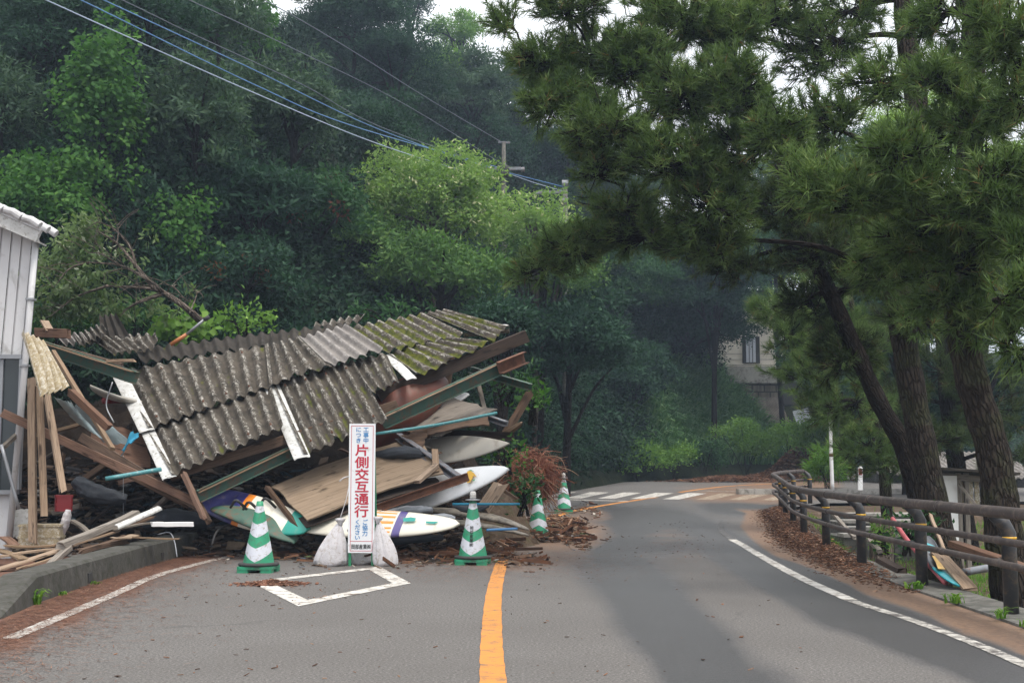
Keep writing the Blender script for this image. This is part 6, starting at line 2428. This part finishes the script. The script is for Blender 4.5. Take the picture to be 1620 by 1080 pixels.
mb.build('cross_arm', M['grey_steel'], pl)
PD = P(893, 320, 39)
p2 = thing('utility_pole', Vector((PD.x, 39, float(hillz(PD.x, 39)))), 'second, lower utility pole top with a long arm pointing left, near the pine tips', 'utility pole')
mb = MB()
mb.tube([Vector((PD.x, 39, float(hillz(PD.x, 39)) - .2)), P(894, 289, 39)], [.11, .075], 14)
mb.build('shaft', M['concrete'], p2, smooth=True)
mb = MB()
mb.beam(P(848, 305, 39), P(898, 304, 39), .10, .09)
mb.tube([P(889, 291, 39), P(899, 291, 39)], .12, 10)
mb.tube([P(889, 318, 39), P(898, 318, 39)], .11, 10)
mb.build('cross_arm', M['grey_steel'], p2)
CB = 'power cables crossing the wooded hill'
for pts, mt, r, lb in (
        ([(-120, -92, 17), (72, 0, 20), (420, 155, 24), (610, 232, 28.5), (770, 282, 36)], 'cable_pale', .014, 'lowest pale power cable across the top left of the hill'),
        ([(-60, -85, 17), (127, 0, 20), (400, 133, 24), (560, 200, 27), (792, 266, 36)], 'cable_blue', .013, 'blue power cable, second from the bottom'),
        ([(-20, -85, 17), (163, 0, 20), (400, 110, 24), (600, 205, 28.5), (768, 263, 36), (893, 296, 39)], 'cable_blue', .013, 'blue power cable, third from the bottom, running on to the second pole'),
        ([(0, -85, 17), (192, 0, 20), (300, 52, 22), (480, 135, 25.5), (600, 200, 28.5), (790, 268, 36)], 'cable', .011, 'thin dark cable just above the two blue ones'),
        ([(120, -75, 17), (298, 0, 21), (480, 85, 25.5), (640, 165, 30), (795, 260, 36)], 'cable', .012, 'thin dark cable in the middle between the blue cables and the top one'),
        ([(250, -78, 17), (417, 0, 23), (540, 70, 27), (680, 158, 31), (795, 226, 36)], 'cable', .013, 'uppermost cable, meeting the top of the left utility pole'),
        ([(797, 272, 36), (845, 289, 37.5), (893, 303, 39)], 'cable_pale', .011, 'short pale cable between the two utility poles')):
    sp_ = spline([P(*q) for q in pts], 10)
    mb = MB()
    mb.tube(sp_, r * .78, 6)
    tag(mb.build('power_cable', M[mt], smooth=True), lb, 'cable', CB)

# ------------------------------------------------------------------ hill house, retaining wall, metal sheet
YH = 58.0
hh = thing('hill_house', Vector((P(1200, 590, YH + 3).x, YH + 3, P(1200, 585, YH).z)), 'cream house wall with a white framed window above the grey retaining wall', 'house')
a, b = P(1130, 586, YH), P(1250, 470, YH)
mb = MB()
mb.box(((a.x + b.x) / 2, YH + 3, (a.z + b.z) / 2), (b.x - a.x, 5, b.z - a.z))
wl_ = mb.build('wall', M['cream_wall'], hh)
mb = MB()
for k in range(3):
    zz = P(1200, 585 - 9 * (k + 1) * 1.0, YH).z
    mb.box(((a.x + b.x) / 2, YH + .49, zz), (b.x - a.x - .02, .03, .02))
mb.build('siding_strip', M['concrete_pale'], hh)
c = P(1191, 552, YH)
mb = MB()
mb.box((c.x, YH + .46, c.z), (.80, .10, 1.25))
wf = mb.build('window', M['black_rubber'], hh)
mb = MB()
for dx in (-.16, 0, .16):
    mb.box((c.x + dx - .02, YH + .39, c.z), (.12, .05, 1.15))
mb.build('pane', M['glass'], wf) if False else mb.build('shutter', M['zinc'], wf)
mb = MB()
mb.box(((a.x + b.x) / 2, YH + 3, b.z + .15), (b.x - a.x + 1.2, 6.4, .3))
mb.build('roof', M['slate_dark'], hh)

rw = thing('retaining_wall', Vector((P(1210, 700, YH).x, YH, 2)), 'grey concrete band and stained sloping stone wall below the cream house', 'retaining wall')
mb = MB()
a, b = P(1150, 606, YH - .2), P(1240, 580, YH - .2)
mb.box(((a.x + b.x) / 2, YH + 1.2, (a.z + b.z) / 2), (b.x - a.x, 3.2, b.z - a.z))
mb.build('coping', M['concrete_pale'], rw)
t = NT('stone_wall')
co = t.coord()
br = t.node('ShaderNodeTexBrick')
br.inputs['Scale'].default_value = 1.0
br.inputs['Color1'].default_value = (.30, .26, .20, 1)
br.inputs['Color2'].default_value = (.20, .175, .14, 1)
br.inputs['Mortar'].default_value = (.05, .045, .04, 1)
br.inputs['Brick Width'].default_value = .55
br.inputs['Row Height'].default_value = .32
br.inputs['Mortar Size'].default_value = .03
t.l.new(t.mapping(co, (1, 1, 1), (math.radians(90), 0, 0)), br.inputs['Vector'])
st_ = t.noise(t.mapping(co, (5, 1, .5)), 1, 6, .7)
c_ = t.mix(t.ramp(st_, [(.4, (0, 0, 0)), (.65, (.85, .85, .85))]), br.outputs['Color'], (.06, .05, .042))
M['stone_wall'] = t.fin(c_, .95)
mb = MB()
a, b = P(1175, 632, YH - .1), P(1233, 606, YH - .1)
mb.box(((a.x + b.x) / 2, YH + 1.3, (a.z + b.z) / 2), (b.x - a.x, 2.8, b.z - a.z))
mb.build('stone_course', M['stone_wall'], rw)
mb = MB()
tl, tr_, br_, bl = P(1165, 628, YH - .1), P(1233, 628, YH - .1), P(1262, 700, YH - 1.5), P(1150, 700, YH - 1.6)


def fnw(u, v):
    p = tl.lerp(tr_, u).lerp(bl.lerp(br_, u), v)
    return p, (u * 8, v * 5)


mb.grid(fnw, 30, 14, thick=(0, .8, 0))
t = NT('sloping_wall')
uv = t.coord('UV')
w = t.node('ShaderNodeTexWave')
w.wave_type = 'BANDS'
w.inputs['Scale'].default_value = 1.4
w.inputs['Distortion'].default_value = 1.5
t.l.new(t.mapping(uv, (1, 1, 1), (0, 0, .35)), w.inputs['Vector'])
c_ = t.ramp(w.outputs['Fac'], [(.2, (.13, .11, .09)), (.8, (.25, .215, .18))])
c_ = t.mix(t.ramp(t.noise(uv, 1.5, 6, .7), [(.4, (0, 0, 0)), (.65, (.7, .7, .7))]), c_, (.05, .042, .035))
M['sloping_wall'] = t.fin(c_, .95)
mb.build('sloping_face', M['sloping_wall'], rw)
mb = MB()
a = P(1243, 617, YH)
mb.box((a.x + .1, YH + 1.2, a.z), (.9, 2.0, 1.3))
mb.build('dark_opening', M['black_rubber'], rw)
zs = corr(Q4((1254, 651), (1281, 644), (1290, 672), (1264, 680), (54.5, 54.5, 53.5, 53.5)), 1, M['zinc'], amp=.0, name='metal_sheet', lap=0)
bpy.data.objects.remove(zs)
c4_ = Q4((1254, 651), (1264, 682), (1294, 676), (1281, 644), (54.5, 53.5, 53.5, 54.5))
zs = corr(c4_, 9, M['zinc'], amp=.025, name='metal_sheet', lap=0, jag=.0)
tag(zs, 'shiny corrugated metal sheet leaning at an angle below the retaining wall', 'metal sheet')

# ------------------------------------------------------------------ street lamp, marker post, yard things
YL = 33.0
b0 = P(1317, 775, YL)
lm = thing('street_lamp', b0, 'slim white curved lamp post with a red band beside the end of the guard rail', 'street lamp')
mb = MB()
mb.tube(spline([b0, P(1315, 720, YL), P(1314, 672, YL), P(1315, 660, YL), P(1319, 653, YL)], 5), [.05] * 6 + [.045] * 15, 12)
mb.build('post', M['white_paint'], lm, smooth=True)
mb = MB()
mb.tube([P(1315.2, 722, YL), P(1315.1, 717, YL)], .054, 12)
mb.build('red_band', M['rust'], lm, smooth=True)
mb = MB()
mb.tube([P(1318, 654, YL), P(1324, 656, YL)], [.07, .085], 12)
mb.build('lamp_head', M['grey_steel'], lm, smooth=True)
YM = 31.5
b0 = P(1361, 775, YM)
mk = thing('marker_post', b0, 'short white marker post with a red reflector in front of the dark pine foliage', 'marker post')
mb = MB()
mb.prism([(-.055, -.02), (.055, -.02), (.055, .02), (-.055, .02)], b0, P(1361, 739, YM), seg=2)
mb.tube([P(1361, 741, YM), P(1361, 737.5, YM)], [.055, .03], 12)
mb.build('post', M['white_paint'], mk)
mb = MB()
q1, q2 = P(1361, 751, YM - .025), P(1361, 740, YM - .025)
mb.box(((q1.x + q2.x) / 2, YM - .028, (q1.z + q2.z) / 2), (.08, .012, q2.z - q1.z))
mb.build('reflector', M['red_plastic'], mk)

# steps down from the side road
cs = thing('concrete_steps', Vector((8.2, 25.0, -.6)), 'dark concrete steps with pale edges beyond the guard rail, left of the straight pine', 'steps')
for k in range(4):
    a, b = P(1335, 812 + k * 11, 25.5 - k * 1.2), P(1480, 806 + k * 13, 25.5 - k * 1.2)
    mb = MB()
    yc = 25.5 - k * 1.2
    zt_ = a.z
    mb.box(((a.x + b.x) / 2, yc + .8, zt_ - .35), (b.x - a.x, 1.6, .60))
    st_o = mb.build('step', M['concrete'], cs)
    mb = MB()
    mb.box(((a.x + b.x) / 2, yc + .2, zt_ - .02), (b.x - a.x + .01, .45, .06))
    mb.build('step_edge', M['concrete_pale'], st_o)
b0 = P(1505, 800, 20.0)
sd_ = thing('shed', Vector((b0.x, 20.2, float(groundz(b0.x, 20)))), 'small wrecked shed with a white door panel behind the straight pine trunk', 'shed')
z0 = float(groundz(b0.x, 20)) - .05
a, b = P(1492, 752, 20), P(1512, 752, 20)
mb = MB(); mb.box(((a.x + b.x) / 2, 20.0, (a.z + z0) / 2 + .15), (b.x - a.x + .02, .04, a.z - z0 - .3)); mb.build('door', M['white_paint'], sd_)
mb = MB()
for px_ in (1488, 1517, 1529, 1600):
    q = P(px_, 748, 20.05)
    mb.beam((q.x, 20.08, z0), (q.x, 20.08, q.z), .07, .07, up=(0, 1, 0))
mb.beam(P(1484, 752, 20.08), P(1604, 762, 20.08), .08, .10)
mb.beam(P(1517, 765, 19.9), P(1545, 800, 19.8), .06, .04)
mb.build('frame', M['wood_grey'], sd_)
mb = MB()
q = P(1537, 770, 20.2)
for k in range(4):
    mb.box((q.x - .12 + k * .1, 20.2, q.z - .12), (.07, .03, .42))
mb.build('slatted_panel', M['poly'], sd_)
mb = MB()
q0, q1 = P(1484, 748, 19.9), P(1606, 756, 19.9)
mb.prism([(-.9, 0), (.2, .05), (.2, .09), (-.9, .04)], q0, q1, seg=3)
mb.build('roof', M['slate_dark'], sd_)
# pale ruined roofs beyond the yard
for (x0, x1, yt, yb, Yd, lb, mt) in ((1385, 1475, 734, 764, 44, 'far low building with a pale roof seen under the leaning pine', 'concrete_pale'),
                                     (1500, 1640, 738, 772, 40, 'far low building with pale broken roof tiles seen behind the thick pine', 'concrete_pale')):
    a, b = P(x0, yt, Yd), P(x1, yt, Yd)
    zb_ = float(groundz((a.x + b.x) / 2, Yd)) - .1
    o = thing('low_building', Vector(((a.x + b.x) / 2, Yd + 1.5, zb_)), lb, 'building')
    mb = MB(); mb.box(((a.x + b.x) / 2, Yd + 1.5, (a.z + zb_) / 2 - .15), (b.x - a.x - .2, 2.6, a.z - zb_ - .3)); mb.build('wall', M['concrete'], o)
    fn, nrm = sheet_fn(Vector((a.x, Yd + 3, a.z + .5)), Vector((b.x, Yd + 3, b.z + .5)), Vector((b.x, Yd - .3, a.z - .32)), Vector((a.x, Yd - .3, a.z - .32)), 16, .03)
    mb = MB(); mb.grid(fn, 128, 8, thick=(0, 0, -.05)); mb.build('roof', M['slate_new'], o)

# wreckage in the yard next to the rail
timber(P(1538, 862, 11.6) + Vector((0, 0, 0)), P(1476, 905, 10.6), .12, .03, 'wood_tan', 'broad pale plank leaning into the yard behind the second nearest post', name='plank', cat='plank') if False else None
timber(P(1482, 872, 11.9), P(1536, 932, 10.9), .13, .025, 'wood_tan', 'broad pale plank lying behind the guard rail beside the painted board', name='plank', cat='plank', jag=.04)
timber(P(1472, 815, 12.6), P(1496, 875, 12.0), .03, .03, 'wood_tan', 'thin broken stick standing above the pale plank', name='stick', cat='stick')
timber(P(1508, 860, 11.4), P(1640, 905, 10.2), .10, .06, 'wood_red', 'splintered reddish beam behind the nearest guard rail post', jag=.08)
sbp = deco('board_painted', None, [(0, (.02, .30, .36)), (.34, (.03, .035, .045)), (.70, (.02, .34, .40)), (.86, (.03, .035, .045))])
so, frp = surfboard(P(1462, 862, 12.3), P(1512, 932, 11.0), .24, .06, (.25, -.75, .6), sbp, 'teal and black painted board with a yellow shape lying behind the guard rail', blunt=.3)
flat_decal(frp, [('yellow', [(1474, 878), (1484, 880), (1490, 892), (1496, 900), (1484, 899), (1480, 888)])], so, .05)
pipe([P(1412, 820, 12.8), P(1440, 860, 12.1), P(1496, 922, 11.2)], .022, 'red_plastic', 'pink red pole lying behind the second nearest guard rail post', 'pole', 'pole')
M['pink'] = m_plain('pink_plastic', (.55, .12, .14), (.38, .08, .09), 9, .5)
bpy.data.objects['pole'].data.materials[0] = M['pink']
pipe([P(1524, 905, 11.6), P(1562, 898, 11.9)], .035, 'grey_steel', 'short grey pipe lying left of the thick pine trunk')
timber(P(1392, 885, 12.6), P(1425, 902, 12.2), .10, .05, 'wood_dark', 'dark rotten log lying by the kerb behind the rail', name='log', cat='log', jag=.05)
timber(P(1362, 838, 16.5), P(1392, 872, 14.6), .06, .04, 'wood_grey', 'grey branch stump between the third and fourth nearest posts', name='log', cat='log', jag=.05)
timber(P(1318, 812, 19.0), P(1352, 850, 17.0), .05, .04, 'wood_grey', 'pale stick leaning behind the fourth nearest post', name='stick', cat='stick', jag=.05)
st_b = yard(1388, 17.5)
mb = MB()
mb.tube(spline([st_b, st_b + Vector((0, 0, .5)), st_b + Vector((.02, 0, .95))], 4), [.24, .19, .17, .165, .16, .16, .155, .15, .15], 18)
sp_o = thing('tree_stump', st_b, 'broken grey stump behind the third nearest guard rail post', 'stump')
mb.build('trunk', M['bark_grey'], sp_o, smooth=True)
bush(1440, 845, 34, 26, 13.6, 'leafy debris bush behind the guard rail left of the pink pole', 'leaf_mid', group='bushes in the yard', L=.07, Wd=.04, n=10, dens=90)
bush(1400, 848, 26, 22, 15.0, 'light green weeds behind the third nearest guard rail post', 'leaf_bush', group='bushes in the yard', L=.09, Wd=.02, n=8, dens=60)

# ------------------------------------------------------------------ damp air
mb = MB()
x0, x1, y0, y1, z0, z1 = -255, 255, -65, 405, -8, 45
b = mb.verts([(x0, y0, z0), (x1, y0, z0), (x1, y1, z0), (x0, y1, z0), (x0, y0, z1), (x1, y0, z1), (x1, y1, z1), (x0, y1, z1)])
for f_ in ((3, 2, 1, 0), (4, 5, 6, 7), (0, 1, 5, 4), (1, 2, 6, 5), (2, 3, 7, 6), (3, 0, 4, 7)):
    mb.face([b + k for k in f_])
t = bpy.data.materials.new('haze')
t.use_nodes = True
t.node_tree.nodes.clear()
pv = t.node_tree.nodes.new('ShaderNodeVolumePrincipled')
pv.inputs['Color'].default_value = (.60, .76, 1.0, 1)
pv.inputs['Density'].default_value = 0.0013
pv.inputs['Anisotropy'].default_value = 0.2
mo = t.node_tree.nodes.new('ShaderNodeOutputMaterial')
t.node_tree.links.new(pv.outputs[0], mo.inputs['Volume'])
HZ = mb.build('haze', t)
HZ['kind'] = 'stuff'
